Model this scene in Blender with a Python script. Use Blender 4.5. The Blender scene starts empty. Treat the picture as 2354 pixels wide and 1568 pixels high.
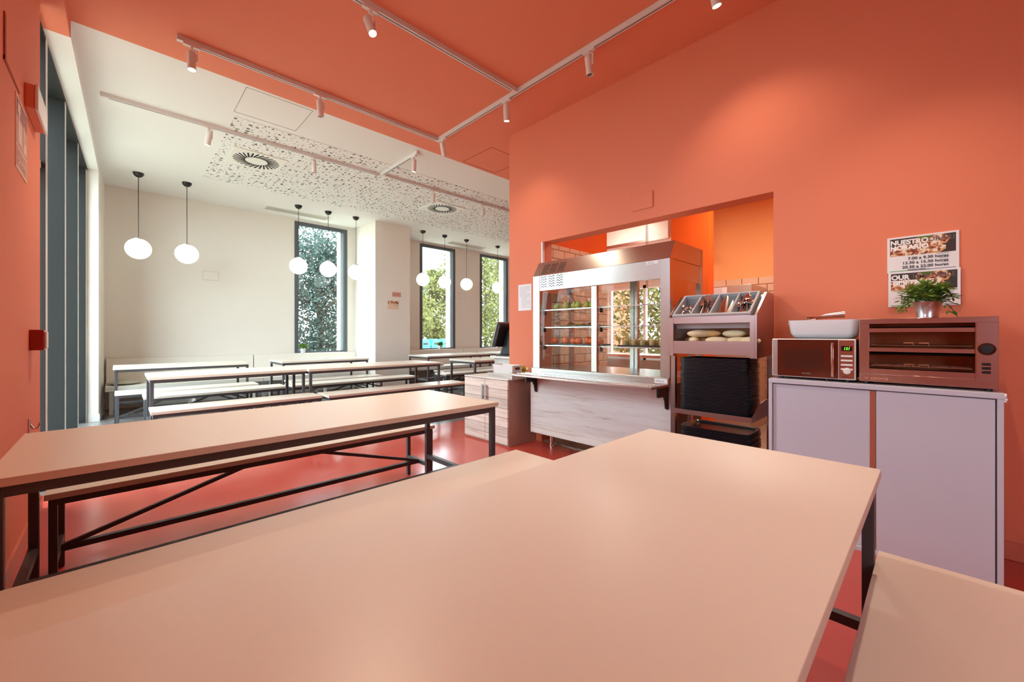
import bpy, bmesh, math, random
from mathutils import Vector, Matrix, Euler
random.seed(7)
C = bpy.context.scene.collection
S = bpy.context.scene

# ------------------------------------------------------------------ camera, world, exposure
cam_d = bpy.data.cameras.new('camera')
cam_d.sensor_width = 36.0
cam_d.lens = 937.0 / 2354.0 * 36.0
cam_d.shift_y = -14.0 / 2354.0
cam_d.clip_start = 0.02
cam = bpy.data.objects.new('camera', cam_d)
C.objects.link(cam)
YAW = math.atan2(971.0, 937.0)
CAM = Vector((0, 0, 1.167))
cam.location = CAM
cam.rotation_euler = (math.pi / 2, 0, YAW - math.pi / 2)
S.camera = cam

S.view_settings.view_transform = 'Standard'
S.view_settings.look = 'None'
S.view_settings.exposure = 0.78
S.view_settings.gamma = 1.0
S.cycles.transparent_max_bounces = 32
S.view_settings.use_curve_mapping = False

w = bpy.data.worlds.new('world')
S.world = w
w.use_nodes = True
wn = w.node_tree.nodes['Background']
wn.inputs[0].default_value = (0.86, 0.94, 1.0, 1)
wn.inputs[1].default_value = 8.8

sun_d = bpy.data.lights.new('sun', 'SUN')
sun_d.energy = 8.0
sun_d.color = (1.0, 0.94, 0.84)
sun_d.angle = math.radians(0.6)
sun = bpy.data.objects.new('sun', sun_d)
C.objects.link(sun)
sun.rotation_euler = Vector((-0.75, 0.12, -0.9)).to_track_quat('-Z', 'Y').to_euler()


def portal(loc, look, sx, sy):
    d = bpy.data.lights.new('window_portal', 'AREA')
    d.shape = 'RECTANGLE'
    d.size, d.size_y = sx, sy
    d.cycles.is_portal = True
    o = bpy.data.objects.new('window_portal', d)
    C.objects.link(o)
    o.location = loc
    o.rotation_euler = Vector(look).to_track_quat('-Z', 'Z').to_euler()


portal((-0.62, 6.02, 1.75), (1, 0, 0), 3.6, 3.3)
portal((-0.62, 1.8, 2.42), (1, 0, 0), 1.6, 1.35)  # this portal and the next serve the added fill windows
portal((-0.62, -1.6, 1.75), (1, 0, 0), 1.2, 1.5)
for xx in (3.09, 5.99, 7.94):
    portal((xx, 9.2, 2.14), (0, -1, 0), 1.1, 2.7)
portal((6.42, 3.5, 1.5), (-1, 0, 0), 1.6, 1.5)


# ------------------------------------------------------------------ materials
def lin(c):
    return tuple(((v / 255.0) / 12.92 if v <= 10 else ((v / 255.0 + 0.055) / 1.055) ** 2.4) for v in c)


def mat(name, rgb, rough=0.5, metal=0.0, spec=0.5, noise=0.0, nscale=8.0, bump=0.0, bscale=200.0, emit=None, estr=0.0,
        coat=0.0, stretch=(1, 1, 1), rnoise=0.0):
    m = bpy.data.materials.new(name)
    m.use_nodes = True
    nt = m.node_tree
    p = nt.nodes['Principled BSDF']
    c = lin(rgb)
    p.inputs['Base Color'].default_value = (*c, 1)
    p.inputs['Roughness'].default_value = rough
    p.inputs['Metallic'].default_value = metal
    p.inputs['Specular IOR Level'].default_value = spec
    p.inputs['Coat Weight'].default_value = coat
    if emit:
        p.inputs['Emission Color'].default_value = (*lin(emit), 1)
        p.inputs['Emission Strength'].default_value = estr
    if noise or bump or rnoise:
        tc = nt.nodes.new('ShaderNodeTexCoord')
        mp = nt.nodes.new('ShaderNodeMapping')
        mp.inputs['Scale'].default_value = stretch
        nt.links.new(tc.outputs['Object'], mp.inputs[0])
    if noise or rnoise:
        n = nt.nodes.new('ShaderNodeTexNoise')
        n.inputs['Scale'].default_value = nscale
        n.inputs['Detail'].default_value = 5
        nt.links.new(mp.outputs[0], n.inputs['Vector'])
        if noise:
            mx = nt.nodes.new('ShaderNodeMix')
            mx.data_type = 'RGBA'
            nt.links.new(n.outputs['Fac'], mx.inputs[0])
            mx.inputs[6].default_value = (*[v * (1 - noise) for v in c], 1)
            mx.inputs[7].default_value = (*[min(1, v * (1 + noise)) for v in c], 1)
            nt.links.new(mx.outputs[2], p.inputs['Base Color'])
        if rnoise:
            mr = nt.nodes.new('ShaderNodeMapRange')
            mr.inputs[1].default_value = 0.3
            mr.inputs[2].default_value = 0.7
            mr.inputs[3].default_value = max(0.02, rough - rnoise)
            mr.inputs[4].default_value = rough + rnoise
            nt.links.new(n.outputs['Fac'], mr.inputs[0])
            nt.links.new(mr.outputs[0], p.inputs['Roughness'])
    if bump:
        nb = nt.nodes.new('ShaderNodeTexNoise')
        nb.inputs['Scale'].default_value = bscale
        nb.inputs['Detail'].default_value = 3
        nt.links.new(mp.outputs[0], nb.inputs['Vector'])
        b = nt.nodes.new('ShaderNodeBump')
        b.inputs['Strength'].default_value = bump
        b.inputs['Distance'].default_value = 0.002
        nt.links.new(nb.outputs['Fac'], b.inputs['Height'])
        nt.links.new(b.outputs[0], p.inputs['Normal'])
    return m


def glass_mat(name, tint=(240, 248, 248), refl=1.0):
    m = bpy.data.materials.new(name)
    m.use_nodes = True
    nt = m.node_tree
    nt.nodes.remove(nt.nodes['Principled BSDF'])
    out = nt.nodes['Material Output']
    t = nt.nodes.new('ShaderNodeBsdfTransparent')
    t.inputs[0].default_value = (*lin(tint), 1)
    g = nt.nodes.new('ShaderNodeBsdfGlossy')
    g.inputs['Roughness'].default_value = 0.01
    f = nt.nodes.new('ShaderNodeLayerWeight')
    f.inputs['Blend'].default_value = 0.5
    pw = nt.nodes.new('ShaderNodeMath')
    pw.operation = 'POWER'
    pw.inputs[1].default_value = 4.0
    nt.links.new(f.outputs['Facing'], pw.inputs[0])
    mm = nt.nodes.new('ShaderNodeMath')
    mm.operation = 'MULTIPLY_ADD'
    mm.inputs[1].default_value = 0.9 * refl
    mm.inputs[2].default_value = 0.045 * refl
    mm.use_clamp = True
    nt.links.new(pw.outputs[0], mm.inputs[0])
    mx = nt.nodes.new('ShaderNodeMixShader')
    nt.links.new(mm.outputs[0], mx.inputs[0])
    nt.links.new(t.outputs[0], mx.inputs[1])
    nt.links.new(g.outputs[0], mx.inputs[2])
    nt.links.new(mx.outputs[0], out.inputs[0])
    return m


def ramp(nt, stops):
    r = nt.nodes.new('ShaderNodeValToRGB')
    e = r.color_ramp.elements
    while len(e) < len(stops):
        e.new(0.5)
    for el, (p, c) in zip(e, stops):
        el.position = p
        el.color = (*lin(c), 1)
    return r


def wood_mat(name, a, b, c, plank=None, axis='Y'):
    """pale laminate: grain runs along world Y; optional plank height in Z"""
    m = bpy.data.materials.new(name)
    m.use_nodes = True
    nt = m.node_tree
    p = nt.nodes['Principled BSDF']
    p.inputs['Roughness'].default_value = 0.5
    tc = nt.nodes.new('ShaderNodeTexCoord')
    mp = nt.nodes.new('ShaderNodeMapping')
    mp.inputs['Scale'].default_value = (3.0, 1.1, 15.0) if axis == 'Y' else (1.1, 3.0, 15.0)
    nt.links.new(tc.outputs['Object'], mp.inputs[0])
    n = nt.nodes.new('ShaderNodeTexNoise')
    n.inputs['Scale'].default_value = 1.6
    n.inputs['Detail'].default_value = 9
    n.inputs['Roughness'].default_value = 0.62
    n.inputs['Distortion'].default_value = 0.8
    vec = mp.outputs[0]
    if plank:
        sep = nt.nodes.new('ShaderNodeSeparateXYZ')
        nt.links.new(tc.outputs['Object'], sep.inputs[0])
        dv = nt.nodes.new('ShaderNodeMath'); dv.operation = 'DIVIDE'
        dv.inputs[1].default_value = plank
        nt.links.new(sep.outputs[2], dv.inputs[0])
        fl = nt.nodes.new('ShaderNodeMath'); fl.operation = 'FLOOR'
        nt.links.new(dv.outputs[0], fl.inputs[0])
        fr = nt.nodes.new('ShaderNodeMath'); fr.operation = 'FRACT'
        nt.links.new(dv.outputs[0], fr.inputs[0])
        cb = nt.nodes.new('ShaderNodeCombineXYZ')
        ml = nt.nodes.new('ShaderNodeMath'); ml.operation = 'MULTIPLY'
        ml.inputs[1].default_value = 7.31
        nt.links.new(fl.outputs[0], ml.inputs[0])
        nt.links.new(ml.outputs[0], cb.inputs[0])
        nt.links.new(ml.outputs[0], cb.inputs[1])
        ad = nt.nodes.new('ShaderNodeVectorMath')
        nt.links.new(mp.outputs[0], ad.inputs[0])
        nt.links.new(cb.outputs[0], ad.inputs[1])
        vec = ad.outputs[0]
    nt.links.new(vec, n.inputs['Vector'])
    r = ramp(nt, [(0.28, c), (0.42, b), (0.56, a), (0.75, a)])
    nt.links.new(n.outputs['Fac'], r.inputs[0])
    col = r.outputs[0]
    if plank:
        wn_ = nt.nodes.new('ShaderNodeTexWhiteNoise'); wn_.noise_dimensions = '1D'
        nt.links.new(fl.outputs[0], wn_.inputs['W'])
        hv = nt.nodes.new('ShaderNodeHueSaturation')
        mr = nt.nodes.new('ShaderNodeMapRange')
        mr.inputs[3].default_value = 0.82; mr.inputs[4].default_value = 1.12
        nt.links.new(wn_.outputs['Value'], mr.inputs[0])
        nt.links.new(mr.outputs[0], hv.inputs['Value'])
        nt.links.new(col, hv.inputs['Color'])
        lt = nt.nodes.new('ShaderNodeMath'); lt.operation = 'LESS_THAN'
        lt.inputs[1].default_value = 0.045
        nt.links.new(fr.outputs[0], lt.inputs[0])
        mx = nt.nodes.new('ShaderNodeMix'); mx.data_type = 'RGBA'
        nt.links.new(lt.outputs[0], mx.inputs[0])
        nt.links.new(hv.outputs[0], mx.inputs[6])
        mx.inputs[7].default_value = (*lin((120, 92, 82)), 1)
        col = mx.outputs[2]
    nt.links.new(col, p.inputs['Base Color'])
    return m


def tile_mat(name):
    """glossy cream wall tile in running bond; u = world X or Y, v = world Z"""
    m = bpy.data.materials.new(name)
    m.use_nodes = True
    nt = m.node_tree
    p = nt.nodes['Principled BSDF']
    p.inputs['Roughness'].default_value = 0.18
    tc = nt.nodes.new('ShaderNodeTexCoord')
    sep = nt.nodes.new('ShaderNodeSeparateXYZ')
    nt.links.new(tc.outputs['Object'], sep.inputs[0])
    ad = nt.nodes.new('ShaderNodeMath')
    nt.links.new(sep.outputs[0], ad.inputs[0])
    nt.links.new(sep.outputs[1], ad.inputs[1])
    zo = nt.nodes.new('ShaderNodeMath'); zo.inputs[1].default_value = -0.035
    nt.links.new(sep.outputs[2], zo.inputs[0])
    cb = nt.nodes.new('ShaderNodeCombineXYZ')
    nt.links.new(ad.outputs[0], cb.inputs[0])
    nt.links.new(zo.outputs[0], cb.inputs[1])
    br = nt.nodes.new('ShaderNodeTexBrick')
    br.inputs['Scale'].default_value = 1.0
    br.inputs['Brick Width'].default_value = 0.2
    br.inputs['Row Height'].default_value = 0.1
    br.inputs['Mortar Size'].default_value = 0.006
    br.inputs['Mortar Smooth'].default_value = 0.6
    br.inputs['Color1'].default_value = (*lin((236, 206, 176)), 1)
    br.inputs['Color2'].default_value = (*lin((232, 198, 168)), 1)
    br.inputs['Mortar'].default_value = (*lin((170, 120, 90)), 1)
    nt.links.new(cb.outputs[0], br.inputs['Vector'])
    nt.links.new(br.outputs['Color'], p.inputs['Base Color'])
    b = nt.nodes.new('ShaderNodeBump')
    b.invert = True
    b.inputs['Strength'].default_value = 0.9
    b.inputs['Distance'].default_value = 0.01
    nt.links.new(br.outputs['Fac'], b.inputs['Height'])
    nt.links.new(b.outputs[0], p.inputs['Normal'])
    return m


def perf_mat(name):
    m = bpy.data.materials.new(name)
    m.use_nodes = True
    nt = m.node_tree
    p = nt.nodes['Principled BSDF']
    p.inputs['Roughness'].default_value = 0.8
    tc = nt.nodes.new('ShaderNodeTexCoord')
    cols = None
    for sc, lo, hi in ((13.0, 0.12, 0.27), (21.0, 0.10, 0.20)):
        v = nt.nodes.new('ShaderNodeTexVoronoi')
        v.voronoi_dimensions = '2D'
        v.inputs['Scale'].default_value = sc
        v.inputs['Randomness'].default_value = 0.85
        nt.links.new(tc.outputs['Object'], v.inputs['Vector'])
        s = nt.nodes.new('ShaderNodeSeparateColor')
        nt.links.new(v.outputs['Color'], s.inputs[0])
        mr = nt.nodes.new('ShaderNodeMapRange')
        mr.inputs[1].default_value = 0.35
        mr.inputs[2].default_value = 1.0
        mr.inputs[3].default_value = lo - 0.02
        mr.inputs[4].default_value = hi
        nt.links.new(s.outputs[0], mr.inputs[0])
        gt = nt.nodes.new('ShaderNodeMath'); gt.operation = 'LESS_THAN'
        nt.links.new(v.outputs['Distance'], gt.inputs[0])
        nt.links.new(mr.outputs[0], gt.inputs[1])
        on = nt.nodes.new('ShaderNodeMath'); on.operation = 'GREATER_THAN'
        on.inputs[1].default_value = 0.35
        nt.links.new(s.outputs[0], on.inputs[0])
        ml = nt.nodes.new('ShaderNodeMath'); ml.operation = 'MULTIPLY'
        nt.links.new(gt.outputs[0], ml.inputs[0])
        nt.links.new(on.outputs[0], ml.inputs[1])
        if cols is None:
            cols = ml.outputs[0]
        else:
            mxm = nt.nodes.new('ShaderNodeMath'); mxm.operation = 'MAXIMUM'
            nt.links.new(cols, mxm.inputs[0])
            nt.links.new(ml.outputs[0], mxm.inputs[1])
            cols = mxm.outputs[0]
    mx = nt.nodes.new('ShaderNodeMix'); mx.data_type = 'RGBA'
    nt.links.new(cols, mx.inputs[0])
    mx.inputs[6].default_value = (*lin((236, 232, 226)), 1)
    mx.inputs[7].default_value = (*lin((112, 104, 100)), 1)
    nt.links.new(mx.outputs[2], p.inputs['Base Color'])
    return m


def leaf_mat(name, a, b, trans=0.45):
    m = bpy.data.materials.new(name)
    m.use_nodes = True
    nt = m.node_tree
    nt.nodes.remove(nt.nodes['Principled BSDF'])
    out = nt.nodes['Material Output']
    tc = nt.nodes.new('ShaderNodeTexCoord')
    n = nt.nodes.new('ShaderNodeTexNoise')
    n.inputs['Scale'].default_value = 3.0
    nt.links.new(tc.outputs['Object'], n.inputs['Vector'])
    r = ramp(nt, [(0.3, a), (0.7, b)])
    nt.links.new(n.outputs['Fac'], r.inputs[0])
    d = nt.nodes.new('ShaderNodeBsdfDiffuse')
    t = nt.nodes.new('ShaderNodeBsdfTranslucent')
    nt.links.new(r.outputs[0], d.inputs[0])
    nt.links.new(r.outputs[0], t.inputs[0])
    mx = nt.nodes.new('ShaderNodeMixShader')
    mx.inputs[0].default_value = trans
    nt.links.new(d.outputs[0], mx.inputs[1])
    nt.links.new(t.outputs[0], mx.inputs[2])
    nt.links.new(mx.outputs[0], out.inputs[0])
    return m


def pizza_mat(name):
    """printed food photograph: dark board, pale cheese, red sauce, green herbs"""
    m = bpy.data.materials.new(name)
    m.use_nodes = True
    nt = m.node_tree
    p = nt.nodes['Principled BSDF']
    p.inputs['Roughness'].default_value = 0.45
    tc = nt.nodes.new('ShaderNodeTexCoord')
    n = nt.nodes.new('ShaderNodeTexNoise')
    n.inputs['Scale'].default_value = 42
    n.inputs['Detail'].default_value = 4
    n.inputs['Distortion'].default_value = 0.9
    nt.links.new(tc.outputs['Object'], n.inputs['Vector'])
    r = ramp(nt, [(0.3, (52, 30, 24)), (0.42, (150, 62, 34)), (0.5, (206, 140, 84)), (0.58, (238, 220, 200)), (0.72, (250, 244, 238))])
    nt.links.new(n.outputs['Fac'], r.inputs[0])
    nt.links.new(r.outputs[0], p.inputs['Base Color'])
    return m


M = {}
M['coral'] = mat('coral_paint', (231, 135, 105), 0.75, spec=0.3, noise=0.03, nscale=1.2)
M['kitchen_orange_lit'] = mat('kitchen_orange_lit_paint', (248, 182, 120), 0.6, spec=0.3)  # paler copy of the kitchen orange, warm light put into the colour
M['kitchenfloor'] = mat('kitchen_floor', (170, 150, 132), 0.35)
M['kitchen_orange'] = mat('kitchen_orange_paint', (240, 104, 34), 0.6, spec=0.3)
M['white_wall'] = mat('white_paint', (238, 231, 220), 0.8, spec=0.3, noise=0.015, nscale=2)
M['white_ceil'] = mat('white_ceiling_paint', (236, 232, 226), 0.85, spec=0.2)
M['skirt'] = mat('skirting_white', (226, 220, 212), 0.4)
M['coral_skirt'] = mat('skirting_coral', (214, 120, 95), 0.4)
M['redfloor'] = mat('red_resin_floor', (196, 80, 66), 0.2, spec=0.6, noise=0.07, nscale=3, rnoise=0.06)
M['greyfloor'] = mat('grey_resin_floor', (128, 122, 120), 0.22, spec=0.6, noise=0.05, nscale=3, rnoise=0.06)
M['laminate'] = mat('cream_laminate', (230, 217, 203), 0.36, spec=0.55, noise=0.015, nscale=60, bump=0.05, bscale=500)
M['edge'] = mat('cream_edging', (220, 204, 190), 0.5)
M['frame'] = mat('charcoal_steel', (74, 71, 74), 0.4, spec=0.5)
M['winframe'] = mat('grey_window_frame', (88, 92, 98), 0.45)
M['fin'] = mat('slate_mullion', (42, 42, 41), 0.6, spec=0.25)
M['fincap'] = mat('pale_mullion_edge', (222, 224, 220), 0.5)
M['glass'] = glass_mat('clear_glass')
M['tinted'] = glass_mat('tinted_glass', (219, 222, 224))  # tint dims the daylight of the added fill windows
M['caseglass'] = glass_mat('display_glass', (246, 250, 250), 0.35)
M['steel'] = mat('brushed_steel', (196, 194, 192), 0.27, 1.0, noise=0.04, nscale=6, stretch=(1, 1, 40))
M['steel2'] = mat('scratched_steel', (196, 172, 166), 0.22, 1.0, bump=0.05, bscale=90, stretch=(1, 1, 4))
M['steel3'] = mat('rack_steel', (192, 172, 170), 0.3, 1.0, bump=0.1, bscale=140, stretch=(1, 1, 4))
M['steeldark'] = mat('dark_steel', (60, 52, 50), 0.4, 0.8)
M['whitecab'] = mat('white_melamine', (204, 204, 216), 0.35, noise=0.01, nscale=3)
M['cabgroove'] = mat('dark_groove', (60, 62, 66), 0.6)
M['handlegap'] = mat('recess_brown', (172, 92, 66), 0.6)
M['white_plastic'] = mat('white_plastic', (236, 234, 232), 0.35)
M['ceramic'] = mat('white_ceramic', (246, 248, 252), 0.12, coat=0.4)
M['black'] = mat('black_plastic', (24, 25, 28), 0.35)
M['tray'] = mat('black_tray_plastic', (34, 36, 44), 0.27, spec=0.6)
M['track'] = mat('white_track', (226, 218, 214), 0.4)
M['trackslot'] = mat('track_slot', (100, 98, 98), 0.5)
M['lampon'] = mat('lamp_lens_on', (255, 244, 220), 0.3, emit=(255, 226, 170), estr=8)
M['lampoff'] = mat('lamp_lens', (110, 100, 96), 0.3)
M['globe'] = mat('opal_globe', (250, 250, 246), 0.2, emit=(255, 250, 240), estr=0.44)
M['vent'] = mat('vent_white', (238, 234, 224), 0.5)
M['slot'] = mat('vent_slot', (30, 30, 30), 0.7)
M['grille'] = mat('grille_beige', (196, 190, 176), 0.6)
M['wood'] = wood_mat('whitewashed_wood', (224, 222, 220), (216, 211, 206), (186, 174, 164))
M['plank'] = wood_mat('pale_plank_wood', (226, 212, 202), (212, 193, 182), (184, 158, 146), plank=0.098)
M['greywood'] = wood_mat('grey_wood', (208, 206, 200), (190, 186, 180), (160, 156, 150))
M['wengeside'] = mat('taupe_board', (186, 150, 134), 0.5)
M['tile'] = tile_mat('cream_tile')
M['perf'] = perf_mat('perforated_plaster')
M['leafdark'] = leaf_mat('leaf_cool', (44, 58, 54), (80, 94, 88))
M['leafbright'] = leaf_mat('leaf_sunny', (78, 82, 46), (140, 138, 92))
M['leafpot'] = leaf_mat('leaf_pot', (60, 98, 40), (140, 172, 84), 0.25)
M['bark'] = mat('bark', (92, 78, 66), 0.9, noise=0.2, nscale=12)
M['grass'] = mat('outdoor_grass', (140, 136, 122), 0.9, noise=0.25, nscale=1.2)
M['paving'] = mat('outdoor_paving', (160, 154, 142), 0.9, noise=0.06)
M['bin'] = mat('teal_bin', (58, 150, 150), 0.4)
M['redcall'] = mat('red_call_box', (150, 26, 18), 0.3)
M['cushion'] = mat('beige_fabric', (186, 178, 160), 0.9, bump=0.4, bscale=300)
M['paper'] = mat('white_paper', (238, 236, 240), 0.6)
M['ink'] = mat('black_ink', (36, 32, 34), 0.6)
M['inkgrey'] = mat('grey_ink', (150, 148, 152), 0.6)
M['inkfaint'] = mat('faint_ink', (104, 88, 84), 0.6)
M['inkwhite'] = mat('white_ink', (250, 250, 250), 0.5)
M['board'] = mat('print_dark_board', (58, 42, 40), 0.5)
M['pizza'] = pizza_mat('print_pizza')
M['crust'] = mat('print_crust', (224, 160, 88), 0.5, noise=0.2, nscale=60)
M['greenbar'] = mat('print_green', (86, 170, 70), 0.5)
M['darkbar'] = mat('print_dark', (62, 58, 66), 0.5)
M['greybar'] = mat('print_grey', (128, 120, 132), 0.5)
M['tin'] = mat('tin_pot', (206, 206, 210), 0.3, 1.0)
M['whitepot'] = mat('white_pot', (222, 222, 224), 0.4)
M['soil'] = mat('soil', (50, 38, 30), 0.9)
M['bread'] = mat('bread_crust', (222, 176, 116), 0.75, noise=0.22, nscale=18, bump=0.5, bscale=60)
M['breadpale'] = mat('bread_flour', (240, 218, 178), 0.8, noise=0.12, nscale=14, bump=0.5, bscale=60)
M['orangefruit'] = mat('orange_peel', (232, 98, 14), 0.4, bump=0.25, bscale=300)
M['pear'] = mat('pear_skin', (176, 178, 78), 0.4, noise=0.15, nscale=30)
M['stem'] = mat('fruit_stem', (84, 60, 36), 0.8)
M['pastry'] = mat('pastry', (196, 136, 60), 0.6, noise=0.3, nscale=20)
M['choc'] = mat('chocolate_glaze', (74, 40, 26), 0.35)
M['cream'] = mat('dessert_cream', (232, 212, 170), 0.5, noise=0.15, nscale=40)
M['cup'] = glass_mat('cup_plastic', (244, 240, 230), 1.0)
M['cutlerygrey'] = mat('grey_bin_plastic', (176, 178, 184), 0.4)
M['chrome'] = mat('chrome', (222, 214, 208), 0.12, 1.0)
M['knifered'] = mat('red_handle', (190, 56, 40), 0.35)
M['mwglass'] = mat('bronze_mirror', (112, 60, 44), 0.08, 0.6)
M['mwbody'] = mat('silver_front', (200, 190, 188), 0.3, 0.85)
M['mwpanel'] = mat('bronze_panel', (176, 118, 98), 0.25, 0.8)
M['mwdark'] = mat('microwave_window', (84, 50, 40), 0.12, 0.4)
M['led'] = mat('led_screen', (22, 14, 12), 0.2)
M['ledgreen'] = mat('led_green', (90, 255, 40), 0.4, emit=(110, 255, 40), estr=1.3)
M['ledred'] = mat('led_red', (255, 30, 60), 0.4, emit=(255, 30, 60), estr=1.1)
M['toastback'] = mat('heated_steel', (150, 92, 62), 0.35, 0.8, noise=0.25, nscale=50)
M['toastdark'] = mat('oven_dark', (40, 26, 22), 0.5, 0.3)
M['wire'] = mat('wire_chrome', (190, 160, 140), 0.25, 1.0)
M['switch'] = mat('switch_black', (22, 30, 32), 0.25)
M['redmark'] = mat('red_mark', (210, 40, 50), 0.5)
M['signcream'] = mat('sign_cream', (236, 206, 184), 0.5)
M['signred'] = mat('sign_red', (160, 66, 60), 0.5)
M['signpink'] = mat('sign_pink', (214, 150, 138), 0.5)
M['yellow'] = mat('yellow_wrapper', (222, 200, 40), 0.3, noise=0.2, nscale=40)
M['wine'] = mat('tongs_handle', (150, 80, 60), 0.3, 0.7)
M['bowlglass'] = M['cup']
M['fridge'] = mat('warm_steel', (206, 190, 170), 0.3, 0.6)
M['spot'] = mat('spot_body', (232, 222, 216), 0.4)


# ------------------------------------------------------------------ mesh building
class MB:
    def __init__(s):
        s.bm = bmesh.new()

    def box(s, x0, x1, y0, y1, z0, z1, mx=None):
        c = Vector(((x0 + x1) / 2, (y0 + y1) / 2, (z0 + z1) / 2))
        m4 = Matrix.Translation(c) @ Matrix.Diagonal((abs(x1 - x0), abs(y1 - y0), abs(z1 - z0), 1))
        if mx is not None:
            m4 = mx @ m4
        bmesh.ops.create_cube(s.bm, size=1, matrix=m4)
        return s

    def bar(s, p0, p1, w, h=None):
        """square bar between two points"""
        p0, p1 = Vector(p0), Vector(p1)
        h = h or w
        d = p1 - p0
        q = d.to_track_quat('X', 'Z').to_matrix().to_4x4()
        m4 = Matrix.Translation((p0 + p1) / 2) @ q @ Matrix.Diagonal((d.length, w, h, 1))
        bmesh.ops.create_cube(s.bm, size=1, matrix=m4)
        return s

    def cyl(s, p0, p1, r, r2=None, n=16, caps=True):
        p0, p1 = Vector(p0), Vector(p1)
        d = p1 - p0
        m4 = Matrix.Translation((p0 + p1) / 2) @ d.to_track_quat('Z', 'Y').to_matrix().to_4x4()
        bmesh.ops.create_cone(s.bm, cap_ends=caps, segments=n, radius1=r, radius2=r if r2 is None else r2, depth=d.length, matrix=m4)
        return s

    def tube(s, pts, r, n=8):
        pts = [Vector(p) for p in pts]
        rings = []
        for i, p in enumerate(pts):
            t = (pts[min(i + 1, len(pts) - 1)] - pts[max(i - 1, 0)]).normalized()
            a = t.cross(Vector((0, 0, 1)))
            if a.length < 1e-3:
                a = t.cross(Vector((0, 1, 0)))
            a.normalize()
            b = t.cross(a)
            rr = r[i] if isinstance(r, (list, tuple)) else r
            rings.append([s.bm.verts.new(p + (a * math.cos(k * 2 * math.pi / n) + b * math.sin(k * 2 * math.pi / n)) * rr) for k in range(n)])
        for i in range(len(rings) - 1):
            for k in range(n):
                s.bm.faces.new((rings[i][k], rings[i][(k + 1) % n], rings[i + 1][(k + 1) % n], rings[i + 1][k]))
        s.bm.faces.new(rings[0][::-1])
        s.bm.faces.new(rings[-1])
        return s

    def lathe(s, prof, c=(0, 0, 0), n=24, mx=None):
        c = Vector(c)
        rings = []
        for r, z in prof:
            if r < 1e-6:
                rings.append([s.bm.verts.new(c + Vector((0, 0, z)))])
            else:
                rings.append([s.bm.verts.new(c + Vector((r * math.cos(2 * math.pi * k / n), r * math.sin(2 * math.pi * k / n), z))) for k in range(n)])
        for a, b in zip(rings, rings[1:]):
            for k in range(n):
                k2 = (k + 1) % n
                if len(a) == 1 and len(b) == 1:
                    continue
                if len(a) == 1:
                    s.bm.faces.new((a[0], b[k2], b[k]))
                elif len(b) == 1:
                    s.bm.faces.new((a[k], a[k2], b[0]))
                else:
                    s.bm.faces.new((a[k], a[k2], b[k2], b[k]))
        if mx is not None:
            vs = [v for r in rings for v in r]
            bmesh.ops.transform(s.bm, matrix=mx, verts=vs)
        return s

    def ball(s, c, r, sc=(1, 1, 1), mx=None, seg=16):
        m4 = Matrix.Translation(Vector(c)) @ (mx or Matrix()) @ Matrix.Diagonal((*sc, 1))
        bmesh.ops.create_uvsphere(s.bm, u_segments=seg, v_segments=max(6, seg // 2), radius=r, matrix=m4)
        return s

    def prism(s, poly, v):
        """polygon of 3D points extruded along vector v"""
        v = Vector(v)
        a = [s.bm.verts.new(Vector(p)) for p in poly]
        b = [s.bm.verts.new(Vector(p) + v) for p in poly]
        n = len(a)
        s.bm.faces.new(a)
        s.bm.faces.new(b[::-1])
        for i in range(n):
            s.bm.faces.new((a[i], b[i], b[(i + 1) % n], a[(i + 1) % n]))
        return s

    def quad(s, *pts):
        s.bm.faces.new([s.bm.verts.new(Vector(p)) for p in pts])
        return s

    def build(s, name, m, parent=None, origin=None, bevel=0.0, smooth=True, seg=2, recalc=True):
        if recalc:
            bmesh.ops.recalc_face_normals(s.bm, faces=s.bm.faces)
        me = bpy.data.meshes.new(name)
        if origin is not None:
            bmesh.ops.translate(s.bm, verts=s.bm.verts, vec=-Vector(origin))
        s.bm.to_mesh(me)
        s.bm.free()
        me.materials.append(M[m] if isinstance(m, str) else m)
        if smooth:
            me.polygons.foreach_set('use_smooth', [True] * len(me.polygons))
            me.set_sharp_from_angle(angle=math.radians(38))
        o = bpy.data.objects.new(name, me)
        C.objects.link(o)
        if origin is not None:
            o.location = Vector(origin)
        if parent is not None:
            o.parent = parent
            o.matrix_parent_inverse = inv_of(parent)
        if bevel:
            b = o.modifiers.new('bevel', 'BEVEL')
            b.width = bevel
            b.segments = seg
            b.limit_method = 'ANGLE'
            b.angle_limit = math.radians(40)
        return o


def inv_of(p):
    mt = Matrix.Translation(p.location) @ p.rotation_euler.to_matrix().to_4x4()
    if p.parent is not None:
        # part meshes sit in world coordinates with an untransformed basis
        mt = Matrix.Translation(p.location)
    return mt.inverted()


def tag(o, label, cat, group=None, kind=None):
    o['label'] = label
    o['category'] = cat
    if group:
        o['group'] = group
    if kind:
        o['kind'] = kind
    return o


def thing(name, label, cat, loc, group=None):
    o = bpy.data.objects.new(name, None)
    o.empty_display_size = 0.05
    C.objects.link(o)
    o.location = Vector(loc)
    return tag(o, label, cat, group)


def struct(o):
    o['kind'] = 'structure'
    return o


def copy_tree(o, parent=None):
    c = o.copy()
    C.objects.link(c)
    if parent is not None:
        c.parent = parent
    for ch in list(o.children):
        copy_tree(ch, c)
    return c


FACE_WEST = Matrix(((0, 0, -1), (-1, 0, 0), (0, 1, 0))).to_euler()    # text that reads from -X
FACE_EAST = Matrix(((0, 0, 1), (1, 0, 0), (0, 1, 0))).to_euler()     # reads from +X
FACE_SOUTH = Matrix(((1, 0, 0), (0, 0, -1), (0, 1, 0))).to_euler()   # reads from -Y


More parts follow.
